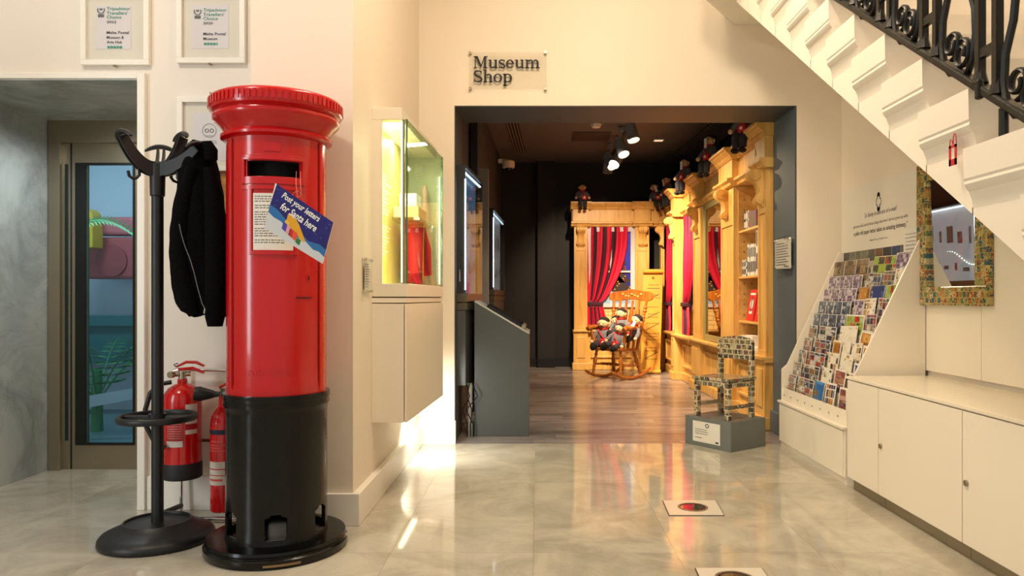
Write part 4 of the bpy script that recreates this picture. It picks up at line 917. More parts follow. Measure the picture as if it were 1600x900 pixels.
dr = build('door_frame', lb(MRIGHT).box(8.32, 8.42, -.015, .02, .67, 2.375).box(9.26, 9.36, -.015, .02, .67, 2.375).box(8.42, 9.26, -.015, .02, .67, .74).box(8.42, 9.26, -.015, .02, 2.30, 2.375), mat('door_olive', '#9a8f5c', .4), mc, world=True, bevel=.004)
build('mirror_pane', lb(MRIGHT).box(8.42, 9.26, .0, .01, .74, 2.30), mat('tinted_mirror', '#a39a84', .03, metal=1), dr, world=True)
cc = thing('curtained_cabinet', 'pine bay with pink lit curtain and a projecting end pilaster', 'cabinet', (2.12, 10.3, 0))
pilaster(cc, MRIGHT, 10.72, 10.92, .12); cornice(cc, MRIGHT, 9.82, 10.70); base(cc, MRIGHT, 9.82, 10.70); sill(cc, MRIGHT, 9.82, 10.94, .08)
scene(cc, MRIGHT, 9.82, 10.70, .12); curtain(cc, MRIGHT, 9.84, 10.68, flip=True)
kc = thing('corner_cabinet', 'narrow pine bay with night picture in far right corner beside the paper scroll', 'cabinet', (2.12, 11.5, 0))
cornice(kc, MRIGHT, 10.94, 12.2); base(kc, MRIGHT, 10.94, 12.1); sill(kc, MRIGHT, 10.94, 12.2, .02)
scene(kc, MRIGHT, 10.94, 12.1, .10); curtain(kc, MRIGHT, 11.3, 12.1, flip=True)

# ---- books and goods in the bookcase
def book(label, y, z, x, wd, h, dep, m, m2, rx=0, grp=None, name='book', cat='book'):
    t = thing(name, label, cat, (x, y, z), rot=Matrix.Rotation(rx, 3, 'X').to_euler(), group=grp)
    build('cover', B(0, dep, 0, .0025, 0, h).box(0, dep, wd - .0025, wd, 0, h).box(0, .003, 0, wd, 0, h), m, t)
    build('page_block', B(.003, dep - .003, .0025, wd - .0025, .003, h - .003), PAPER, t)
    if m2: build('spine_print', B(-.0008, 0, wd * .2, wd * .8, h * .12, h * .45).box(-.0008, 0, wd * .25, wd * .75, h * .6, h * .9), m2, t)
    return t
BK = [mat('bk_' + c[1:], c, .5) for c in ('#2b2b33', '#e8e3dc', '#8a3b34', '#39506e', '#c9c2b4', '#6c5a4a')]
y = 7.70
for i, n_ in enumerate(('darkest thin', 'second thin', 'third thin', 'fourth thin', 'fifth thin')):
    y -= .035; book('%s case in row at the left of top bookcase shelf' % n_, y, 1.902, 2.16, .03, .19, .14, BK[(0, 3, 4, 5, 1)[i]], BK[1 if i != 4 else 2], grp='cases on the top bookcase shelf')
t = thing('picture_book', 'book lying face out with green and pink cover on top bookcase shelf', 'book', (2.155, 7.26, 1.902))
build('cover', B(0, .02, 0, .24, 0, .17), mat('cover_mixed', '#56704e', .4, noise=.8, nscale=16, color2='#8f4f70'), t)
book('tall pale book leaning at the right of top bookcase shelf', 7.10, 1.902, 2.15, .06, .30, .2, BK[1], BK[5], rx=-.2)
y = 7.74
for i, (nm, c, h) in enumerate((('white', 1, .20), ('grey', 4, .19), ('white narrow', 1, .20), ('black', 0, .19), ('white black-printed', 1, .38), ('cream', 4, .36), ('white leaning', 1, .37), ('pale', 1, .37), ('dark lettered', 4, .36), ('tallest white', 1, .56), ('white second tallest', 1, .52))):
    wd = .045 if h < .3 else .055; y -= wd + .004
    if y < 6.97: break
    book('%s spine, number %s from the left on the middle bookcase shelf' % (nm, ('one', 'two', 'three', 'four', 'five', 'six', 'seven', 'eight', 'nine', 'ten', 'eleven')[i]), y, 1.422, 2.15, wd, h * .85, .2, BK[c], BK[0] if c else BK[1], grp='books on the middle bookcase shelf')
RB = mat('bk_redcover', '#cf2a2c', .35)
for i, (y, nm) in enumerate(((7.42, 'left'), (7.12, 'right'))):
    t = thing('red_booklet', 'red covered booklet with white emblem standing face out, %s of the pair' % nm, 'booklet', (2.17, y, .965), rot=(0, .16, 0), group='red booklets on the third shelf')
    build('cover', B(0, .015, 0, .26, 0, .32), RB, t)
    build('crest_print', MB().tube([(0, .13, .17), (-.0015, .13, .17)], .055, 8).box(-.0012, 0, .08, .18, .07, .10), PAPER, t)
    build('ribbon_print', B(-.002, -.0008, .12, .15, .09, .24), mat('bk_blue', '#39506e'), t); build('lettering_bar', B(-.0012, 0, .04, .22, .265, .285), PAPER, t)
t = thing('gift_box', 'white box with black stripes on the bookcase sill', 'box', (2.12, 7.62, .667)); build('box_body', B(0, .2, -.02, .1, 0, .14), PAPER, t); build('stripe', B(-.002, 0, 0, .02, 0, .14).box(-.002, 0, .05, .065, 0, .14), INK, t)
t = thing('printed_box', 'white box printed with purple disc on the bookcase sill', 'box', (2.13, 7.30, .667)); build('box_body', B(0, .2, -.0, .26, 0, .15), PAPER, t); build('disc_print', MB().tube([(0, .1, .075), (-.003, .1, .075)], .055, 20), mat('purple', '#3c2450', .4), t); build('brush_print', MB().tube([(-.002, .2, .12), (-.002, .23, .04)], .01, 6), INK, t)
t = thing('wooden_toy', 'small brown round toy on bookcase sill right of the boxes', 'toy', (2.22, 7.16, .667)); build('toy_body', MB().ball((0, 0, .06), (.05, .05, .06)).ball((.0, -.02, .13), .03), CHAIRW, t, smooth=60)
t = thing('paper_stack', 'stack of white paper on the bookcase sill behind the stamp chair', 'paper', (2.06, 7.0, .667)); build('paper_ream', B(0, .2, -.02, .34, 0, .03).box(.01, .19, 0, .31, .03, .05), PAPER, t)

# ================================================================ DOLLS
SKIN = mat('doll_skin', '#e0b48e', .7); GREYJ = mat('doll_grey', '#6a6870', .9); TRO = mat('doll_trousers', '#2c2b31', .9); SAT = mat('doll_red', '#c2141f', .6); HAIR = mat('doll_hair', '#1a1212', .9); TAGW = mat('tag_white', '#f2f0ec', .5)
def doll(label, loc, rz, pose='hang', tilt=(0, 0), scale=1.0, tagw=False, group='postman dolls', satch=1):
    t = thing('postman_doll', label, 'doll', loc, rot=(Matrix.Rotation(rz, 3, 'Z') @ Matrix.Rotation(tilt[0], 3, 'X') @ Matrix.Rotation(tilt[1], 3, 'Y')).to_euler(), group=group)
    t.scale = (scale,) * 3; WM[t.name] = Matrix.LocRotScale(Vector(loc), t.rotation_euler, Vector((scale,) * 3))
    build('jacket', MB().lathe([(.03, 0), (.082, .015), (.09, .06), (.082, .12), (.066, .17), (.035, .205)], 16).tube([(-.06, 0, .175), (-.105, -.02, .12), (-.12, -.06, .07)], [.03, .032, .028], 10).tube([(.06, 0, .175), (.105, -.02, .12), (.12, -.06, .07)], [.03, .032, .028], 10), GREYJ, t, smooth=60)
    build('hand', MB().ball((-.122, -.075, .058), .026, 10, 6), SKIN, t, smooth=60); build('hand', MB().ball((.122, -.075, .058), .026, 10, 6), SKIN, t, smooth=60)
    hd = build('head', MB().ball((0, -.005, .262), (.066, .062, .062), 16, 10).ball((0, -.07, .255), .014, 8, 6).ball((-.066, 0, .262), (.012, .012, .02), 8, 6).ball((.066, 0, .262), (.012, .012, .02), 8, 6), SKIN, t, smooth=60)
    build('hair', MB().ball((0, .012, .282), (.070, .066, .055), 16, 10), HAIR, hd, smooth=60)
    build('eye', MB().ball((-.022, -.062, .272), .006, 6, 4).ball((.022, -.062, .272), .006, 6, 4).tube([(-.018, -.062, .236), (0, -.064, .232), (.018, -.062, .236)], .003, 5), HAIR, hd)
    build('collar', MB().tube([(.04 * math.cos(2 * pi * i / 14), .04 * math.sin(2 * pi * i / 14) - .005, .203) for i in range(14)], .012, 6, closed=True), SAT, t, smooth=60)
    mb = MB(); sh = MB()
    for s in (-1, 1):
        if pose == 'hang': pts = [(s * .04, 0, .03), (s * .045, -.07, .025), (s * .045, -.10, -.02), (s * .042, -.10, -.12)]; f = (s * .043, -.115, -.15)
        elif pose == 'sit': pts = [(s * .04, 0, .03), (s * .055, -.10, .04), (s * .06, -.17, .02)]; f = (s * .062, -.20, .025)
        mb.tube(pts, [.042, .042, .04, .034][:len(pts)], 10); sh.ball(f, (.034, .052, .028) if pose == 'hang' else (.034, .03, .045), 12, 8)
    build('trousers', mb, TRO, t, smooth=60); build('shoe', sh, HAIR, t, smooth=60)
    b_ = build('satchel', MB().box(.03 * satch - .045, .03 * satch + .045, -.115, -.085, .02, .10), SAT, t, bevel=.01)
    build('satchel_badge', MB().tube([(.03 * satch, -.115, .062), (.03 * satch, -.119, .062)], .017, 12), TAGW, b_)
    build('strap', MB().tube([(.04 * satch, -.09, .10), (0, -.093, .14), (-.05 * satch, -.045, .195)], .0075, 6), SAT, t)
    if tagw: build('price_tag', MB().box(.02, .06, -.12, -.116, .16, .27), TAGW, t)
    return t
doll('grey jacketed doll with red satchel sitting alone on the back cabinet cornice', (.735, 12.14, 2.785), .05, scale=.88)
doll('dark doll slumped on the corner cornice, leftmost of the pair', (1.985, 12.06, 2.78), -.35, tilt=(.1, -.3), scale=.92, tagw=True)
doll('bright spotlit doll in white and red on the corner pilaster', (2.06, 11.45, 2.78), -1.1, tilt=(.1, -.15), scale=.95, tagw=True)
doll('doll with white tag sitting above the pink curtained bay', (2.03, 10.1, 2.78), -1.0, scale=1.0, tagw=True)
doll('doll with white tag and red bag sitting above the mirrored bay', (2.03, 8.66, 2.78), -1.0, scale=1.0, tagw=True)
doll('nearest doll sitting over the bookcase, head hidden by the lintel', (2.04, 7.22, 2.78), -.9, scale=1.0)

# ================================================================ ROCKING CHAIR with dolls
rcx, rcy, ra = 1.165, 10.9, -math.radians(42)
rc = thing('rocking_chair', 'varnished wooden rocking chair holding a heap of dolls', 'chair', (rcx, rcy, 0), ra)
def turned(a, b, r, parent, name):
    a, b = Vector(a), Vector(b); n = 17; pr = [1, 1, .7, 1.15, .75, 1.0, 1.2, 1.3, 1.25, 1.1, .8, 1.2, .7, 1.05, 1.0, .8, .7]
    return build(name, MB().tube([a + (b - a) * (i / (n - 1)) for i in range(n)], [r * q for q in pr], 10), CHAIRW, parent, smooth=60)
seatm = MB().quadprism([(-.27, -.26, .425), (.27, -.26, .425), (.24, .24, .405), (-.24, .24, .405)], [(-.28, -.27, .47), (.28, -.27, .47), (.25, .25, .445), (-.25, .25, .445)])
build('seat', seatm, CHAIRW, rc, bevel=.012)
for s in (-1, 1):
    pts = []
    for i in range(17): u = -1 + i / 8; pts.append((s * .25, .05 + .47 * u, .022 + .115 * u * u))
    build('rocker', MB().tube(pts, [.018] + [.024] * 15 + [.018], 8, flat=.9), CHAIRW, rc, smooth=50)
    turned((s * .215, -.19, .43), (s * .25, -.24, .075), .024, rc, 'leg'); turned((s * .19, .18, .41), (s * .245, .27, .06), .024, rc, 'leg')
    turned((s * .24, -.21, .22), (s * .24, .22, .2), .016, rc, 'stretcher')
    pb_ = build('back_post', MB().tube([(s * .23, .2, .44), (s * .26, .27, .75), (s * .30, .36, 1.17)], [.024, .026, .02], 10), CHAIRW, rc, smooth=60)
    build('turned_bead', MB().ball((s * .27, .295, .86), .032, 12, 6).ball((s * .275, .305, .91), .03, 12, 6).ball((s * .284, .325, 1.0), .032, 12, 6).ball((s * .29, .335, 1.05), .03, 12, 6), CHAIRW, pb_, smooth=60)
    ar = build('armrest', MB().tube([(s * .27, .28, .74), (s * .30, .1, .75), (s * .32, -.1, .76), (s * .325, -.22, .755), (s * .325, -.27, .735)], [.022, .03, .036, .042, .034], 10, flat=1.0), CHAIRW, rc, smooth=60)
    build('arm_spindle', MB().tube([(s * .245, -.17, .45), (s * .28, -.19, .6), (s * .315, -.2, .73)], [.02, .026, .018], 10).tube([(s * .25, -.05, .45), (s * .27, -.05, .6), (s * .31, -.06, .74)], [.014, .022, .014], 8).tube([(s * .25, .07, .45), (s * .27, .07, .6), (s * .30, .08, .73)], [.014, .022, .014], 8), CHAIRW, ar, smooth=60)
turned((-.24, -.02, .21), (.24, -.02, .21), .02, rc, 'stretcher')
for i, x in enumerate((-.15, -.05, .05, .15)):
    mb = MB(); pr = [(0, .016), (.3, .014), (.45, .022), (.6, .040), (.75, .034), (.85, .018), (1, .02)]
    mb.tube([(x * (1 + .15 * u), .22 + .14 * u - .01, .44 + .72 * u) for u, r in pr], [r for u, r in pr], 8)
    o_ = build('back_splat', mb, CHAIRW, rc, smooth=60)
# crest rail, curved
vs = []; n = 20
for i in range(n + 1):
    u = -1 + 2 * i / n; x = .40 * u; yy = .37 - .05 * (1 - u * u) * -1; zt = 1.315 - .07 * abs(u) ** 4 + .012 * math.cos(u * pi * 2); zb = 1.15 + .02 * math.cos(u * pi) + .05 * abs(u) ** 6
    vs += [(x, yy - .018, zb), (x, yy + .012, zb), (x, yy + .03, zt), (x, yy + .0, zt)]
build('crest_rail', MB().add(vs, [(i * 4 + q, i * 4 + (q + 1) % 4, (i + 1) * 4 + (q + 1) % 4, (i + 1) * 4 + q) for i in range(n) for q in range(4)] + [(3, 2, 1, 0), (n * 4, n * 4 + 1, n * 4 + 2, n * 4 + 3)]), CHAIRW, rc, smooth=50, bevel=.008)
mb = MB()
for k in range(7): a = (k - 3) * .055; mb.ball((a, .399 - .0, 1.235 + .02 * math.cos(k * 2)), (.022, .004, .016), 8, 6)
build('carved_flower', mb, mat('carving', '#e0a860', .4), rc)
rm = Matrix.LocRotScale(Vector((rcx, rcy, 0)), Matrix.Rotation(ra, 3, 'Z').to_quaternion(), None)
def onchair(x, y, z): return tuple(rm @ Vector((x, y, z)))
doll('doll at left of the rocking chair seat with legs forward', onchair(-.17, -.06, .48), ra + .25, 'sit', tilt=(.12, 0), scale=1.3, group='dolls piled in the rocking chair')
doll('topmost doll against the rocking chair back slats', onchair(-.0, .12, .64), ra + .15, 'sit', scale=1.2, group='dolls piled in the rocking chair')
doll('front doll low on the rocking chair seat leaning right', onchair(.10, -.15, .475), ra + .1, 'sit', tilt=(.05, .30), scale=1.1, group='dolls piled in the rocking chair')
doll('doll at right armrest of the rocking chair, tagged and tilted', onchair(.17, .08, .60), ra + .1, 'sit', tilt=(.0, .45), scale=1.15, tagw=True, group='dolls piled in the rocking chair')
doll('partly hidden doll behind the left one on the rocking chair', onchair(-.10, .14, .53), ra + .4, 'sit', scale=1.2, group='dolls piled in the rocking chair')

# ================================================================ SCROLL BANNER
sb = thing('scroll_banner', 'tall golden paper scroll list leaning on the cabinet right of the rocking chair', 'banner', (1.86, 11.75, 0))
gp_ = mat('parchment', '#e2a83e', .5, noise=.12, nscale=4)
bl, br_, tr_, tl = P(1001, 580, 11.6), P(1031, 582, 11.6), P(1036, 424, 11.85), P(1005, 424, 11.85)
bl = (bl[0], bl[1], .01); br_ = (br_[0], br_[1], .01)
build('paper_sheet', MB().quadprism([bl, br_, tr_, tl], [(p[0], p[1] + .01, p[2]) for p in (bl, br_, tr_, tl)]), gp_, sb, world=True)
build('rolled_top', MB().tube([(tl[0] - .005, tl[1] - .03, tl[2]), (tr_[0] + .005, tr_[1] - .03, tr_[2])], .035, 14), gp_, sb, world=True, smooth=50)
build('curled_foot', MB().tube([(bl[0] - .005, bl[1] - .03, .035), (br_[0] + .005, br_[1] - .03, .035)], .03, 14), gp_, sb, world=True, smooth=50)
def SU(u, v): a = Vector(bl).lerp(Vector(br_), u); b = Vector(tl).lerp(Vector(tr_), u); return a.lerp(b, v) + Vector((0, -.003, 0))
mb = MB(); SI = mat('scroll_ink', '#9a6a28', .6)
rr = random.Random(2)
for v in (.86, .76, .73, .64, .57, .54, .48, .38, .35, .32, .24, .21, .13):
    u = .3 if v > .5 else .22
    while u < .8:
        l = rr.uniform(.04, .1); a, b, c, d_ = SU(u, v), SU(u + l, v), SU(u + l, v + .010), SU(u, v + .010); mb.add([a, b, c, d_], [(0, 1, 2, 3)]); u += l + .03
build('list_lettering', mb, SI, sb, world=True)
mb = MB().tube([SU(.5, .93), SU(.5, .945)], .02, 8)
build('seal_print', mb, SI, sb, world=True)
for v in (.83, .74, .56, .45, .17): build('strike_line', MB().tube([SU(.22, v - (.0 if v == .83 else .03)), SU(.86, v + (.0 if v == .83 else .035))], .004, 5), INK, sb, world=True)

# ================================================================ DARK CASES ON SHOP LEFT WALL, KIOSK
DKG = mat('kiosk_grey', '#474b4b', .35); DKB = mat('case_dark', '#1f2120', .4); BRONZ = mat('case_bronze', '#5a5244', .35, metal=.4)
def wallcase(label, pn, pf, wall0, wall1, zt, zb, glow, base_z):
    (xn, yn), (xf, yf) = pn, pf
    t = thing('wall_display_case', label, 'display case', ((xn + xf) / 2, (yn + yf) / 2, zb))
    q = lambda z0, z1, i=0: MB().quadprism([(wall0, yn, z0), (xn - i, yn, z0), (xf - i, yf, z0), (wall1, yf, z0)], [(wall0, yn, z1), (xn - i, yn, z1), (xf - i, yf, z1), (wall1, yf, z1)])
    build('top_board', q(zt - .03, zt), DKB, t, world=True)
    build('end_board', MB().quadprism([(wall0, yn, zb), (xn - .012, yn, zb), (xn - .012, yn + .02, zb), (wall0, yn + .02, zb)], [(wall0, yn, zt - .03), (xn - .012, yn, zt - .03), (xn - .012, yn + .02, zt - .03), (wall0, yn + .02, zt - .03)]), DKB, t, world=True)
    build('ledge', q(zb - .07, zb, -.003), BRONZ, t, world=True); build('ledge', q(zb - .14, zb - .08, -.003), BRONZ, t, world=True)
    d = .07
    build('back_panel', MB().quadprism([(xn - d, yn + .02, zb), (xn - d + .004, yn + .02, zb), (xf - d + .004, yf, zb), (xf - d, yf, zb)], [(xn - d, yn + .02, zt - .03), (xn - d + .004, yn + .02, zt - .03), (xf - d + .004, yf, zt - .03), (xf - d, yf, zt - .03)]), glow, t, world=True)
    build('glass_front', MB().quadprism([(xn - .008, yn, zb), (xn, yn, zb), (xf, yf, zb), (xf - .008, yf, zb)], [(xn - .008, yn, zt), (xn, yn, zt), (xf, yf, zt), (xf - .008, yf, zt)]), glass('blue_glass', '#e8f2f4', refl=1.0), t, world=True)
    build('led_strip', MB().tube([(xn - .02, yn + .05, zt - .06), (xf - .02, yf - .05, zt - .06)], .010, 6).tube([(xn - .012, yn - .002, zb + .03), (xn - .012, yn - .002, zt - .12)], .006, 6), mat('led_blue', '#e6f4ff', .4, emit='#e6eeff', estr=4), t, world=True)
    if base_z is not None: build('lower_cabinet', q(base_z, zb - .145, .01), DKG, t, world=True)
    mb = MB()
    for k in range(13):
        f = (k + .6) / 14; p = Vector((xn - d + .006, yn, 0)).lerp(Vector((xf - d + .006, yf, 0)), f); z = zb + .10 + (k * .37 % .72); h_ = (.10, .22, .05, .15)[k % 4]; w_ = (.05, .025, .07)[k % 3]
        mb.box(p.x, p.x + .006, p.y - w_, p.y + w_, z, z + h_)
    build('display_card', mb, mat('case_cards', '#d8d4d4', .5, noise=.7, nscale=6, color2='#8a6068'), t, world=True)
    return t
lp1 = mat('case_panel_blue_glow', '#3f7d9e', .4, noise=.6, nscale=2.5, color2='#6b4a66', emit='#3f86b0', estr=.45)  # panel's own blue emission stands in for light in the case glass
c1 = wallcase('nearest dark wall display case with blue lit glass, inside the opening on the left', (-.597, 6.2), (-.532, 7.1), -.678, -.735, 2.32, 1.235, lp1, .46)
lp2 = mat('case_panel_pale_glow', '#b4b0b6', .4, noise=.3, nscale=2.5, color2='#9a9698', emit='#d8c8c8', estr=.5)  # panel's own pale emission stands in for the case lighting
c2 = wallcase('farther dark wall display case with dim teal lit glass, behind the nearest one', (-.54, 9.2), (-.48, 10.7), -.70, -.66, 2.32, 1.30, lp2, .2)
build('disc_print', MB().tube([(-.60, 10.25, 1.92), (-.586, 10.25, 1.92)], .11, 24), mat('disc_red', '#8a3038', .5), c2, world=True)
for k in range(26):
    yy = 10.6 - 1.3 * k / 25; zz = 1.60 - .10 * math.cos(k * .30 - 1.2)
    build('glowing_dot', MB().ball((-.585 , yy, zz), .008, 8, 6), LED, c2, world=True)  # white dotted line, brightened by a glowing material
tag(build('wall_panel', B(-.70, -.545, 8.15, 8.25, .3, 2.63), mat('panel_pale_grey', '#8b8886', .5)), 'tall pale grey board standing between the two dark display cases', 'panel')
tag(build('pier', B(-.70, -.63, 7.7, 7.9, 0, 3.2), DKB), 'tall narrow dark pier on shop left wall beside the pale board', 'pillar')
# cables below the first case
cb = thing('hanging_cables', 'thin black cables hanging under the nearest dark case beside the kiosk', 'cable', (-.6, 6.4, .1))
for (a, b_) in ((0, .02), (.03, -.03), (.05, .04)):
    build('cable', MB().tube([(-.61 + a, 6.28, .47), (-.60 + a + b_, 6.27, .36), (-.62 + a - b_, 6.28, .24), (-.60 + a, 6.29, .12), (-.60 + a, 6.3, .01)], .006, 6), BLKPL, cb, world=True, smooth=60)
build('cable_trunk', B(-.60, -.565, 6.36, 6.38, 0, .46), mat('trunk_grey', '#a5a39c', .4), cb, world=True)
ks = thing('information_kiosk', 'charcoal kiosk with sloping touch screen top, just inside the opening', 'kiosk', (-.31, 6.6, 0))
sh_ = [(-.547, 0), (-.075, 0), (-.075, .885), (-.547, 1.165)]
build('body', MB().prism(sh_, 6.36, 6.92, 'y'), DKG, ks, world=True, bevel=.003)
nx, nz = .51, .86; n_ = Vector((.28, 0, .472)).normalized(); a0 = Vector((-.547, 0, 1.165)); ad = Vector((.472, 0, -.28))
def ksl(u0, u1, y0, y1, t0, t1): a = a0 + ad * u0; b = a0 + ad * u1; return MB().quadprism([(a.x + n_.x * t0, y0, a.z + n_.z * t0), (b.x + n_.x * t0, y0, b.z + n_.z * t0), (b.x + n_.x * t1, y0, b.z + n_.z * t1), (a.x + n_.x * t1, y0, a.z + n_.z * t1)], [(a.x + n_.x * t0, y1, a.z + n_.z * t0), (b.x + n_.x * t0, y1, b.z + n_.z * t0), (b.x + n_.x * t1, y1, b.z + n_.z * t1), (a.x + n_.x * t1, y1, a.z + n_.z * t1)])
build('sloping_top', ksl(0, 1.0, 6.36, 6.92, 0, .012), mat('kiosk_top', '#b6b4ae', .3), ks, world=True)
build('touch_screen', ksl(.2, .86, 6.42, 6.86, .012, .04), mat('screen_black', '#0a0b0e', .08), ks, world=True, bevel=.003)
build('screen_trim', ksl(.84, .9, 6.40, 6.88, .012, .045), STEEL, ks, world=True)
# ================================================================ STAMP CHAIR ON PLINTH
pr_ = math.radians(36.3); pc = Vector((1.531, 6.015)); 
pl = thing('display_plinth', 'low grey square plinth under the stamp covered chair', 'plinth', (pc.x, pc.y, 0), pr_)
build('plinth_box', B(-.215, .215, -.235, .235, 0, .232), mat('plinth_grey', '#6d716f', .45), pl, bevel=.003)
lbx = build('caption_card', B(-.218, -.2155, -.13, .15, .035, .20), PAPER, pl)
for (w_, h_, z_) in ((0, 0, 0),):
    mb = MB()
    for k in range(10): a = 2 * pi * k / 10; mb.box(-.2188, -.2182, .0 + .016 * math.cos(a) - .004, .016 * math.cos(a) + .004, .172 + .014 * math.sin(a) - .004, .172 + .014 * math.sin(a) + .004)
    build('crest_print', mb, INK, lbx)
lines('caption_print', INK, lbx, (-.2181, .125, .095), (0, -1, 0), UZ, .22, .05, 3, 31, .3)
lines('caption_print', INK, lbx, (-.2181, .125, .06), (0, -1, 0), UZ, .12, .02, 1, 32, .3)
build('logo_print', B(-.2188, -.2182, -.115, -.085, .045, .058), INK, lbx)
STMP = collage('stamp_paper', ['#6b5d48', '#a89672', '#40505a', '#8c5a48', '#c9bb94', '#4e4a42', '#9a8a66', '#5a6a54', '#7c4a50', '#b7a57e', '#2f3336', '#8e7f60'], .055, .042, rough=.18, border=.09, bordercol='#cfc2a0')
# chair local: faces -X of the plinth
ch = thing('stamp_chair', 'small wooden chair papered all over with postage stamps, on grey plinth', 'chair', (pc.x, pc.y, .233), pr_)
ch.location.x += .0
x0, x1, y0, y1 = -.17, .155, -.175, .175; lg = .036
build('seat', B(x0 - .015, x1 + .01, y0 - .01, y1 + .01, .305, .325), STMP, ch, bevel=.003)
build('apron', B(x0, x1, y0, y0 + .02, .255, .305).box(x0, x1, y1 - .02, y1, .255, .305).box(x0, x0 + .02, y0, y1, .255, .305).box(x1 - .02, x1, y0, y1, .255, .305), STMP, ch)
for (a, b_) in ((x0, y0), (x0, y1 - lg)): build('leg', B(a, a + lg, b_, b_ + lg, 0, .305), STMP, ch)
for b_ in (y0, y1 - lg): build('leg', B(x1 - lg, x1, b_, b_ + lg, 0, .600), STMP, ch)
vs = []; n = 12
for i in range(n + 1):
    u = i / n; yy = y0 + (y1 - y0) * u; zt = .615 + .035 * math.sin(pi * u) ** .7; vs += [(x1 - .03, yy, .46), (x1 - .006, yy, .46), (x1 - .006, yy, zt), (x1 - .03, yy, zt)]
build('backrest', MB().add(vs, [(i * 4 + q, i * 4 + (q + 1) % 4, (i + 1) * 4 + (q + 1) % 4, (i + 1) * 4 + q) for i in range(n) for q in range(4)] + [(3, 2, 1, 0), (n * 4, n * 4 + 1, n * 4 + 2, n * 4 + 3)]), STMP, ch)
for b_ in (y0 + .008, y1 - .026): build('stretcher', B(x0 + lg, x1 - lg, b_, b_ + .018, .08, .11), STMP, ch)
# acrylic notice on the blue grey right jamb
t = thing('acrylic_notice', 'white printed sheet in acrylic holder on the blue-grey right side of the opening', 'notice', (2.09, 6.35, 1.6))
k2 = lambda py, Yv=6.3: 1.2 - (py - 465) / 1150 * Yv
build('paper_sheet', MB().quadprism([(2.085, 6.06, 1.44), (2.087, 6.06, 1.44), (2.066, 6.40, 1.45), (2.064, 6.40, 1.45)], [(2.085, 6.06, 1.70), (2.087, 6.06, 1.70), (2.066, 6.40, 1.70), (2.064, 6.40, 1.70)]), PAPER, t, world=True)
build('acrylic_sheet', MB().quadprism([(2.0795, 6.055, 1.43), (2.0815, 6.055, 1.43), (2.0605, 6.42, 1.44), (2.0585, 6.42, 1.44)], [(2.0795, 6.055, 1.72), (2.0815, 6.055, 1.72), (2.0605, 6.42, 1.71), (2.0585, 6.42, 1.71)]), ACRYL, t, world=True)
for (yy, zz) in ((6.10, 1.46), (6.10, 1.69), (6.38, 1.46), (6.38, 1.69)): build('standoff', MB().tube([(2.045, yy, zz), (2.118, yy, zz)], .007, 10), CHROME, t, world=True)
lines('small_print', GREYI, t, Vector((2.0635, 6.37, 1.47)) - Vector(t.location), Vector((.062, -1, 0)).normalized(), UZ, .3, .2, 9, 14, .25)

# ================================================================ POSTCARD RACK
rk = thing('postcard_rack', 'white stepped postcard rack with sloping sides against the right wall', 'rack', (2.2, 5.35, 0))
Y0r, Y1r = 4.70, 5.97
prof = [(1.975, .36), (1.975, .62), (2.02, .66), (2.44, 1.57), (2.478, 1.57), (2.478, .36)]
build('side_panel', MB().prism(prof, Y1r - .018, Y1r, 'y'), WHITE, rk, world=True, bevel=.002)
build('side_panel', MB().prism([(1.975, .36), (1.975, .60), (2.44, 1.57), (2.478, 1.57), (2.478, .36)], Y0r, Y0r + .018, 'y'), WHITE, rk, world=True, bevel=.002)
build('base_carcass', B(1.965, 2.478, Y0r, Y1r, .045, .355), WHITE, rk, world=True)
build('base_plinth', B(1.975, 2.478, Y0r, Y1r, .0, .045), WHITE, rk, world=True)
build('base_top', B(1.945, 2.478, Y0r - .004, Y1r + .004, .355, .372), WHITE, rk, world=True, bevel=.002)
for (a, b_) in ((Y0r + .02, 5.24), (5.25, 5.58), (5.59, Y1r - .02)): build('base_door', B(1.953, 1.965, a, b_, .05, .345), WHITE, rk, world=True, bevel=.002)
lip = build('front_lip', MB().quadprism([(1.975, Y0r + .018, .372), (1.985, Y0r + .018, .372), (2.0, Y0r + .018, .47), (1.99, Y0r + .018, .47)], [(1.975, Y1r - .018, .372), (1.985, Y1r - .018, .372), (2.0, Y1r - .018, .47), (1.99, Y1r - .018, .47)]), WHITE, rk, world=True)
mb = MB()
for k in range(8): mb.tube([(1.978, 4.85 + .15 * k, .42), (1.974, 4.85 + .15 * k, .42)], .005, 8)
build('screw_head', mb, STEEL, lip, world=True)
NR_ = 10; RX0, RZ0, DX, DZ = 2.005, .44, .0415, .098
for i in range(NR_):
    x, z = RX0 + DX * i, RZ0 + DZ * i
    build('step', MB().add([(x, Y0r + .018, z - .01), (x + .05, Y0r + .018, z), (x + .05, Y1r - .018, z), (x, Y1r - .018, z - .01), (x + .05, Y0r + .018, z + DZ), (x + .05, Y1r - .018, z + DZ)], [(0, 1, 2, 3), (1, 4, 5, 2)]), WHITE, rk, world=True, solid=.003)
    build('clear_lip', MB().add([(x - .006, Y0r + .02, z - .01), (x - .010, Y0r + .02, z + .055), (x - .010, Y1r - .02, z + .055), (x - .006, Y1r - .02, z - .01)], [(0, 1, 2, 3)]), ACRYL, rk, world=True, solid=.002)
CW = mat('card_white_edge', '#efe9de', .4)
def art(nm, pal, cell=.05, c2=None, bc='#d8d0c4'): return collage('art_' + nm, pal, cell, c2, rough=.3, border=.06, bordercol=bc, coord='Generated')
A_brown = art('brown', ['#5a432c', '#7d6242', '#a58a62', '#3a2c20', '#8f7a5a'], .45, .4, '#6a5238')
A_purple = art('purple', ['#cdbfc6', '#5c4560', '#8a7590', '#3d3048', '#b7a6b0', '#d8ccd0', '#6e5878'], .24, .16, '#a898a6')
A_blue = art('bluegrey', ['#565c6a', '#6c727e', '#41464f', '#858a94', '#34383f', '#b5b6b8'], .3, .2, '#4c5870')
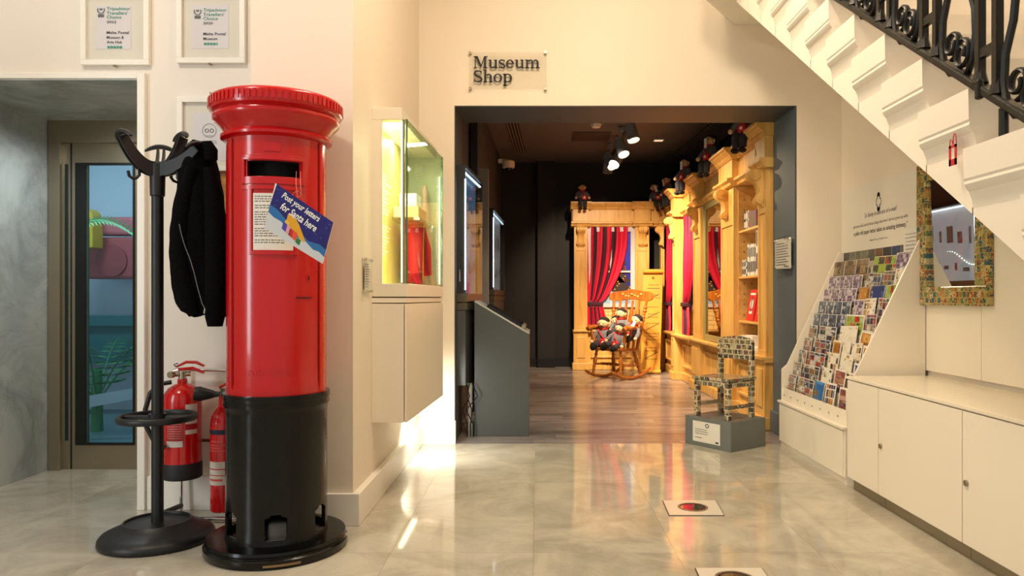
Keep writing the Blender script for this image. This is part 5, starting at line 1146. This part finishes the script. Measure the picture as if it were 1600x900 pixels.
A_coll = art('collage', ['#8f6a3c', '#cfcac0', '#5a5f52', '#3c3a50', '#b35040', '#7a7c80', '#a88c60', '#d8d2c8', '#45506a'], .34, .3, '#b9b6ae')
A_green = art('green', ['#9db040', '#b7c2a8', '#c43030', '#3c4030', '#a9b860', '#8aa04a'], .3, .35, '#a4b458')
A_gold = art('gold', ['#c48a3a', '#d8a860', '#a86c28', '#8a5a30'], .6, .5, '#c08838')
A_navy = art('navy', ['#34407a', '#5060a0', '#28305c', '#d0d4e0'], .6, .5, '#3c4880')
A_cream = art('cream', ['#efe6d2', '#f2ead8', '#e6dcc4', '#b8905c', '#efe6d2', '#4a4038', '#f2ead8'], .3, .3, '#efe6d2')
A_sea = art('sea', ['#2f68a8', '#5a94cc', '#d8b878', '#8a6a3c', '#3c78b4'], 1.2, .3, '#3c78b4')
A_sunset = art('sunset', ['#8a4a44', '#b5836c', '#4a4a5c', '#c9a088', '#6a5058'], 1.5, .25, '#8a5a54')
A_frames = art('frames', ['#c8742c', '#34587a', '#7a4a30', '#2c3a5c', '#b89048'], .28, .42, '#f0ece2')
def card(i, yc, w_, h_, m, label, grp, tilt=.14, roll=0, margin=0, thick=.004, dx=0):
    x, z = RX0 + DX * i + .006 + dx, RZ0 + DZ * i
    t = thing('postcard', label, 'postcard', (x, yc, z), rot=(Matrix.Rotation(roll, 3, 'X') @ Matrix.Rotation(tilt, 3, 'Y')).to_euler(), group=grp)
    build('card_stock', B(0, thick, -w_ / 2, w_ / 2, 0, h_), CW, t)
    mg = margin
    build('printed_picture', B(-.0008, 0, -w_ / 2 + mg, w_ / 2 - mg, mg * (1 if mg < .02 else 1.2), h_ - mg), m, t)
    return t
ORD = ['first', 'second', 'third', 'fourth', 'fifth', 'sixth', 'seventh', 'eighth', 'ninth', 'tenth']
for k in range(3):
    card(9, 5.86 - .21 * k, .20, .165, A_brown, 'brown postcard at the top left of rack, %s from the left' % ORD[k], 'brown postcards on top rack step', margin=.002)
for r_, (i, nm, m) in enumerate(((8, 'purple', A_purple), (7, 'purple', A_purple), (6, 'slate blue', A_blue), (5, 'slate blue', A_blue))):
    for k in range(4):
        card(i, 5.88 - .152 * k, .145, .145, m, '%s patterned postcard, %s from left on the %s rack row down' % (nm, ORD[k], ORD[r_ + 1]), nm + ' postcards in the rack', margin=.003)
for i in range(5):
    card(i, 5.86, .16, .15, A_coll, 'narrow collage postcard at far left of the %s rack row from the floor' % ORD[i], 'narrow collage postcards', margin=.004)
    card(i, 5.575, .33, .15, A_coll, 'wide three-picture postcard in the %s rack row from the floor' % ORD[i], 'wide collage postcards', margin=.004)
RIGHT = [  # step, [(y, w, h, mat, margin, text)]
    (0, [(5.30, .17, .16, A_sea, .003, 'blue sea and boat postcard at the bottom middle of the rack'), (5.10, .17, .17, A_frames, .014, 'white postcard with six small windows on lowest rack row'), (4.86, .16, .165, A_sunset, .014, 'dark framed sea view postcard at bottom right of rack')]),
    (1, [(5.27, .17, .16, A_cream, .01, 'cream sketch postcard above the blue sea card'), (5.05, .18, .17, A_sunset, .012, 'dusky sunset postcard in white border, second rack row'), (4.83, .14, .165, A_gold, .014, 'amber picture postcard at right end of second rack row')]),
    (2, [(5.25, .18, .17, A_cream, .008, 'cream postcard with faint picture, left in third right row'), (5.04, .19, .18, A_cream, .008, 'white postcard with brush mark, middle of third right row'), (4.83, .15, .13, A_navy, .014, 'small blue sky postcard at right of third rack row')]),
    (3, [(5.29, .14, .16, A_gold, .012, 'orange figure postcard in fourth right row'), (5.13, .12, .16, A_cream, .008, 'white postcard with small print beside orange figure card'), (4.97, .15, .16, A_cream, .008, 'white postcard with blue ribbon mark in fourth right row'), (4.81, .12, .15, A_gold, .016, 'orange portrait postcard at right of fourth rack row')]),
    (4, [(5.20, .28, .17, A_cream, .006, 'large cream card with orange lantern in fifth right row'), (4.93, .17, .15, A_gold, .02, 'white card with orange picture in fifth right row')]),
    (5, [(5.18, .29, .15, A_green, .010, 'yellow bordered illustrated card in the sixth right row'), (4.93, .15, .16, A_coll, .004, 'dark figure postcard right of yellow bordered card')]),
    (6, [(5.22, .15, .16, A_purple, .006, 'pale pink sketch postcard in seventh right row'), (5.05, .17, .17, A_cream, .008, 'cream postcard with small dark window, seventh right row'), (4.85, .16, .17, A_coll, .004, 'dark postcard with red patch, seventh right row')]),
    (7, [(5.22, .17, .15, A_gold, .002, 'golden brown postcard in eighth right row'), (5.02, .19, .16, A_navy, .002, 'dark blue postcard with white sail, eighth right row'), (4.83, .14, .16, A_green, .004, 'green and red postcard at right of eighth rack row')]),
    (8, [(5.17, .20, .15, A_coll, .004, 'dark picture card with red corner in the ninth right row'), (4.96, .17, .16, A_coll, .004, 'grey street scene card, middle of ninth right row'), (4.81, .10, .17, A_cream, .006, 'white card with narrow print, right of ninth rack row')]),
    (9, [(5.10, .34, .17, A_green, .003, 'large green card with red figure on the top right step'), (4.84, .17, .18, A_purple, .004, 'pale pink and white card at top right end of the rack')])]
rr = random.Random(12)
for i, L_ in RIGHT:
    for (yy, ww, hh, m, mg, lab) in L_: card(i, yy, ww, hh, m, lab, None, tilt=.12 + rr.uniform(0, .08), roll=rr.uniform(-.05, .05), margin=mg)
# poster board on the wall above
Yl, Yr = 6.02, 4.752
pb2 = thing('quote_board', 'white wall board with quote about paper letters above the postcard rack', 'board', (2.49, 5.4, 1.6))
build('board', B(2.488, 2.4995, Yr, Yl, 1.30, 2.055), mat('board_white', '#e9e2d4', .5), pb2, world=True)
O = lambda y, z: tuple(Vector((2.4875, y, z)) - Vector(pb2.location)); UYm = (0, -1, 0)
fw_ = mat('board_ink', '#3b3330', .6)
text('lettering', 'So funny in this era of e-mail', fw_, pb2, O(5.60, 1.795), UYm, UZ, width=.50, height=.045, shear=.35)
text('lettering', 'and voice mail, and all those things that even I did not grow up with,', mat('board_ink2', '#6a5c52', .6), pb2, O(5.80, 1.735), UYm, UZ, width=.86, height=.03)
text('lettering', 'a plain old paper letter takes on amazing intimacy."', fw_, pb2, O(5.79, 1.672), UYm, UZ, width=.84, height=.045, offset=.012)
text('lettering', '- Elizabeth Kostova, The Swan Thieves', fw_, pb2, O(5.52, 1.62), UYm, UZ, width=.29, height=.016)
mb = MB()
for k in range(26):
    a = 2 * pi * k / 26; r0 = .034 + .006 * math.cos(4 * a); y_, z_ = 5.37 + r0 * math.cos(a) * .95, 1.90 + r0 * 1.5 * math.sin(a)
    s_ = .010 if abs(math.sin(a)) > .9 else .004
    mb.box(2.4865, 2.488, y_ - s_, y_ + s_, z_ - s_, z_ + s_)
build('wreath_emblem', mb, INK, pb2, world=True)
y = 6.0; cols = ['#6a6a5c', '#8a8872', '#7d7a62', '#8f8c74', '#6f6c58', '#8a6440', '#3d3436', '#3a5078', '#6c6a62']
for k, wd in enumerate((.14, .10, .10, .12, .12, .12, .13, .13, .07)):
    build('strip_picture', B(2.4865, 2.488, y - wd + .006, y, 1.475, 1.560), mat('strip_%d' % k, cols[k], .4, noise=.5, nscale=25), pb2, world=True); y -= wd
t = thing('price_list', 'small white typed list fixed at the right end of the quote board', 'notice', (2.482, 4.86, 1.35))
build('paper_sheet', B(-.002, 0, -.1, .13, .02, .31), PAPER, t); lines('small_print', GREYI, t, (-.0025, .11, .04), UYm, UZ, .16, .25, 10, 77, .18, center=True)

# ================================================================ LOW CUPBOARDS AND WORKTOP
def cup(y0, y1, lock, label):
    t = thing('low_cupboard', label, 'cupboard', (2.2, (y0 + y1) / 2, 0))
    build('carcass', B(1.962, 2.478, y0, y1, .075, .688), WHITE, t, world=True); build('plinth', B(1.985, 2.478, y0, y1, 0, .075), STEEL, t, world=True)
    d = build('door', B(1.944, 1.961, y0 + .0015, y1 - .0015, .078, .683), WHITE, t, world=True, bevel=.0015)
    if lock: build('lock', MB().tube([(1.944, y1 - .035, .36), (1.934, y1 - .035, .36)], .014, 16).box(1.932, 1.935, y1 - .037, y1 - .033, .35, .37), STEEL, d, world=True, smooth=40)
    return t
cup(4.205, 4.62, False, 'narrow white cupboard next to the postcard rack, without lock')
cup(3.372, 4.20, True, 'white cupboard with round lock, second from the postcard rack')
cup(2.54, 3.368, True, 'nearest white cupboard in view, its round lock farther right')
tag(build('worktop', B(1.940, 2.478, 2.3, 4.63, .690, .708), mat('worktop_cream', '#f5ead4', .18), bevel=.002), 'long glossy cream worktop over the low white cupboards', 'worktop')
# ================================================================ STAMP MIRROR
mm_ = thing('wall_mirror', 'rectangular mirror in stamp-collage frame on the right wall', 'mirror', (2.46, 4.37, 1.59))
STF = collage('stamp_frame', ['#8a7a3c', '#b59a4c', '#4a5a3c', '#a8552c', '#c9b46c', '#3c4a4e', '#7a8a3c', '#d0b890', '#5a3c2c', '#94a060', '#c07a30', '#345a5a'], .035, .035, rough=.2, border=.05, bordercol='#b8a468')
y0, y1, z0, z1, fw_ = 4.0, 4.745, 1.152, 2.045, .115
build('frame_bar', B(2.44, 2.482, y0, y1, z0, z0 + fw_), STF, mm_, world=True, bevel=.006); build('frame_bar', B(2.44, 2.482, y0, y1, z1 - fw_, z1), STF, mm_, world=True, bevel=.006)
build('frame_bar', B(2.44, 2.482, y0, y0 + fw_, z0 + fw_, z1 - fw_), STF, mm_, world=True, bevel=.006); build('frame_bar', B(2.44, 2.482, y1 - fw_, y1, z0 + fw_, z1 - fw_), STF, mm_, world=True, bevel=.006)
build('mirror_glass', MB().quadprism([(2.470, y0 + fw_, z0 + fw_), (2.474, y0 + fw_, z0 + fw_), (2.474, y1 - fw_, z0 + fw_), (2.470, y1 - fw_, z0 + fw_)], [(2.457, y0 + fw_, z1 - fw_), (2.461, y0 + fw_, z1 - fw_), (2.461, y1 - fw_, z1 - fw_), (2.457, y1 - fw_, z1 - fw_)]), mat('mirror_silver', '#dfe2e0', .01, metal=1), mm_, world=True)

# ================================================================ STAIRCASE
XS = 1.41; RISE, RUN = .1925, .29; YN, ZN = 2.41, 1.885       # nosing of the reference step
STONE = mat('stair_paint', '#efe6d6', .45, noise=.03, nscale=3)
stc = thing('staircase', 'white painted stone staircase rising away at upper right', 'staircase', (1.95, 3.5, 1.4))
def zsof(y): return 1.70 + .645 * (y - 2.79)
for k in range(-5, 10):
    yn, zn = YN + RUN * k, ZN + RISE * k; yb = yn + RUN + .03
    # profile front: fascia, bead, cove set back; wraps onto the end
    mb = MB(); pr = [(0, zn), (.002, zn - .10), (.006, zn - .108), (.004, zn - .118), (.010, zn - .132), (.020, zn - .142), (.022, zn - .150), (.030, zn - .170), (.034, zn - RISE - .005)]
    vs = []; fs = []
    for d_, z_ in pr: vs += [(XS + d_, yn + d_ * .25, z_), (2.48, yn + d_ * .25, z_), (2.48, yb, z_), (XS + d_, yb, z_)]
    n = len(pr)
    for i in range(n - 1):
        for q in range(4): fs.append((i * 4 + q, i * 4 + (q + 1) % 4, (i + 1) * 4 + (q + 1) % 4, (i + 1) * 4 + q))
    fs += [(0, 1, 2, 3), (n * 4 - 1, n * 4 - 2, n * 4 - 3, n * 4 - 4)]
    build('step', mb.add(vs, fs), STONE, stc, world=True, smooth=25)
    a, b_ = yn + .03, yn + RUN + .035
    build('soffit_block', MB().prism([(a, zn - RISE), (b_, zn - RISE), (b_, min(zsof(b_), zn - RISE - .01)), (a, zsof(a))], XS + .034, 2.48, 'x'), STONE, stc, world=True)
# landing at the top, dying into the front wall
ld = [(1.54, 6.05), (1.16, 5.50), (1.16, 5.0), (2.5, 5.0), (2.5, 6.05)]
landing = struct('landing', MB().prism(ld, 3.50, 3.85, 'z').prism([(1.62, 6.05), (1.28, 5.55), (1.30, 5.12), (2.5, 5.12), (2.5, 6.05)], 3.44, 3.50, 'z'), STONE, bevel=.01)
# railing
XR_ = 1.425
def rl(y, dz=0): return Vector((XR_, y, ZN + (RISE / RUN) * (y - YN) + dz))
ra_ = thing('iron_railing', 'black wrought iron stair railing with scrolls at upper right', 'railing', (XR_, 2.8, 1.9))
build('bottom_rail', MB().quadprism([rl(1.0, .005) + Vector((-.022, 0, 0)), rl(1.0, .005) + Vector((.022, 0, 0)), rl(1.0, .037) + Vector((.022, 0, 0)), rl(1.0, .037) + Vector((-.022, 0, 0))], [rl(4.6, .005) + Vector((-.022, 0, 0)), rl(4.6, .005) + Vector((.022, 0, 0)), rl(4.6, .037) + Vector((.022, 0, 0)), rl(4.6, .037) + Vector((-.022, 0, 0))]), IRON, ra_, world=True, bevel=.006)
build('top_rail', MB().tube([rl(1.0, .92), rl(4.6, .92)], .024, 10), IRON, ra_, world=True)
def flatbar(pts, wy=.011, wx=.014):
    return MB().tube(pts, wy * 1.3, 4, flat=1.0)
def spiral(cy, cz, r0, r1, a0, turns, n=22):
    return [(cy + (r0 + (r1 - r0) * i / n) * math.cos(a0 + turns * 2 * pi * i / n), cz + (r0 + (r1 - r0) * i / n) * math.sin(a0 + turns * 2 * pi * i / n)) for i in range(n + 1)]
# positions from the photograph: pairs of bars at y = 2.375/2.28, 2.73/2.66, 3.04/2.95 ...
for k in range(-2, 6):
    y = 2.325 + .345 * k
    for dy in (-.045, .045):
        b_ = rl(y + dy, .03); build('baluster', MB().box(XR_ - .013, XR_ + .013, y + dy - .013, y + dy + .013, b_.z - .02, b_.z + .89), IRON, ra_, world=True, bevel=.003)
        build('foot_flare', MB().tube([b_, b_ + Vector((0, 0, .015)), b_ + Vector((0, 0, .05))], [.026, .022, .014], 8), IRON, ra_, world=True)
    c = rl(y, .15); build('link_block', MB().box(XR_ - .010, XR_ + .010, y - .035, y + .035, c.z - .012, c.z + .018), IRON, ra_, world=True)
    # scroll pair between the bars, towards the far side
    yc = y + .168; zc = rl(yc).z
    for (dy, dz, r_, tr, a0) in ((.035, .125, .050, -1.35, -pi / 2), (-.025, .075, .050, 1.35, pi / 2)):
        pts = spiral(yc + dy, zc + dz, r_, .016, a0, tr); build('scroll', MB().tube([(XR_, a, b2) for a, b2 in pts], .0085, 6, flat=1.5), IRON, ra_, world=True, smooth=50)
    # curved bar sweeping up beside the near bar of the next group
    cpts = [(yc + .005, zc + .028), (yc + .045, zc + .03), (yc + .085, zc + .075), (yc + .098, zc + .15), (yc + .092, zc + .23), (yc + .055, zc + .32), (yc + .04, zc + .42), (yc + .04, zc + .60), (yc + .0, zc + .86)]
    build('curved_bar', MB().tube([(XR_, a, b2) for a, b2 in cpts], .0105, 6, flat=1.3), IRON, ra_, world=True, smooth=50)
    cpts = [(yc - .005, zc + .028), (yc - .05, zc + .0), (yc - .088, zc + .04), (yc - .10, zc + .12), (yc - .095, zc + .20), (yc - .06, zc + .30), (yc - .045, zc + .40), (yc - .045, zc + .60), (yc - .0, zc + .86)]
    build('curved_bar', MB().tube([(XR_, a, b2) for a, b2 in cpts], .0105, 6, flat=1.3), IRON, ra_, world=True, smooth=50)
for yy in (2.25,):
    b_ = rl(yy); build('support_post', MB().tube([b_, (XR_, yy, 1.69)], .014, 8), IRON, ra_, world=True)
cl = rl(2.36); build('clamp', MB().box(XR_ - .028, XR_ - .005, 2.335, 2.36, cl.z - .02, cl.z + .045), IRON, ra_, world=True, bevel=.008)
# red sticker on the stair side
tg = thing('gift_tag_decal', 'small red tag shape with two loops on the staircase side', 'sticker', (XS - .002, 2.53, 1.69))
cx, cy, cz = P(1490, 240, 2.5)
tg.location = (XS - .001, XS * 1150 / 650, 1.2 + 225 / 1150 * (XS * 1150 / 650)); WM[tg.name] = Matrix.Translation(tg.location)
TR = mat('decal_red', '#c81c28', .5)
build('tag_outline', B(-.002, 0, -.022, -.010, -.04, .03).box(-.002, 0, .012, .024, -.04, .03).box(-.002, 0, -.022, .024, -.04, -.018).box(-.002, 0, -.022, .024, .02, .03), TR, tg)
mb = MB()
for (c_, r_, h_) in ((-.010, .009, .035), (.012, .008, .018)): mb.tube([(-.001, c_ + r_ * math.cos(a), .032 + h_ * math.sin(a)) for a in [pi * i / 10 for i in range(11)]], .0018, 5)
build('tag_loop', mb, TR, tg)

# ================================================================ FLOOR LIGHTS
def floorlight(pts, label):
    W_ = [(((a - 840) / 1150) * (1380 / (b - 465)), 1380 / (b - 465)) for a, b in pts]
    cx = sum(p[0] for p in W_) / 4; cy = sum(p[1] for p in W_) / 4
    t = thing('floor_light', label, 'floor light', (cx, cy, 0), group='square recessed floor lights')
    e = 1.03
    build('steel_edge', MB().prism([(cx + (p[0] - cx) * e, cy + (p[1] - cy) * e) for p in W_], .0002, .003), mat('edge_brown', '#4a3a2a', .4, metal=.5), t, world=True)
    build('cover_plate', MB().prism(W_, .0002, .005), mat('plate_white', '#ddd6c8', .25), t, world=True)
    build('lens_ring', MB().lathe([(.085, .005), (.085, .008), (.072, .008)], 32, cap=False), STEEL, t, smooth=40)
    build('lens', MB().lathe([(.072, .0055), (.001, .0055)], 32, cap=False), mat('lens_glass', '#3a3230', .04), t)
floorlight([(1036, 783), (1118, 783), (1131, 806), (1046, 806)], 'white square recessed floor light in the middle of the marble floor')
floorlight([(1087, 889), (1190, 889), (1215, 925), (1103, 925)], 'nearest white square floor light, cut by the bottom edge of the picture')
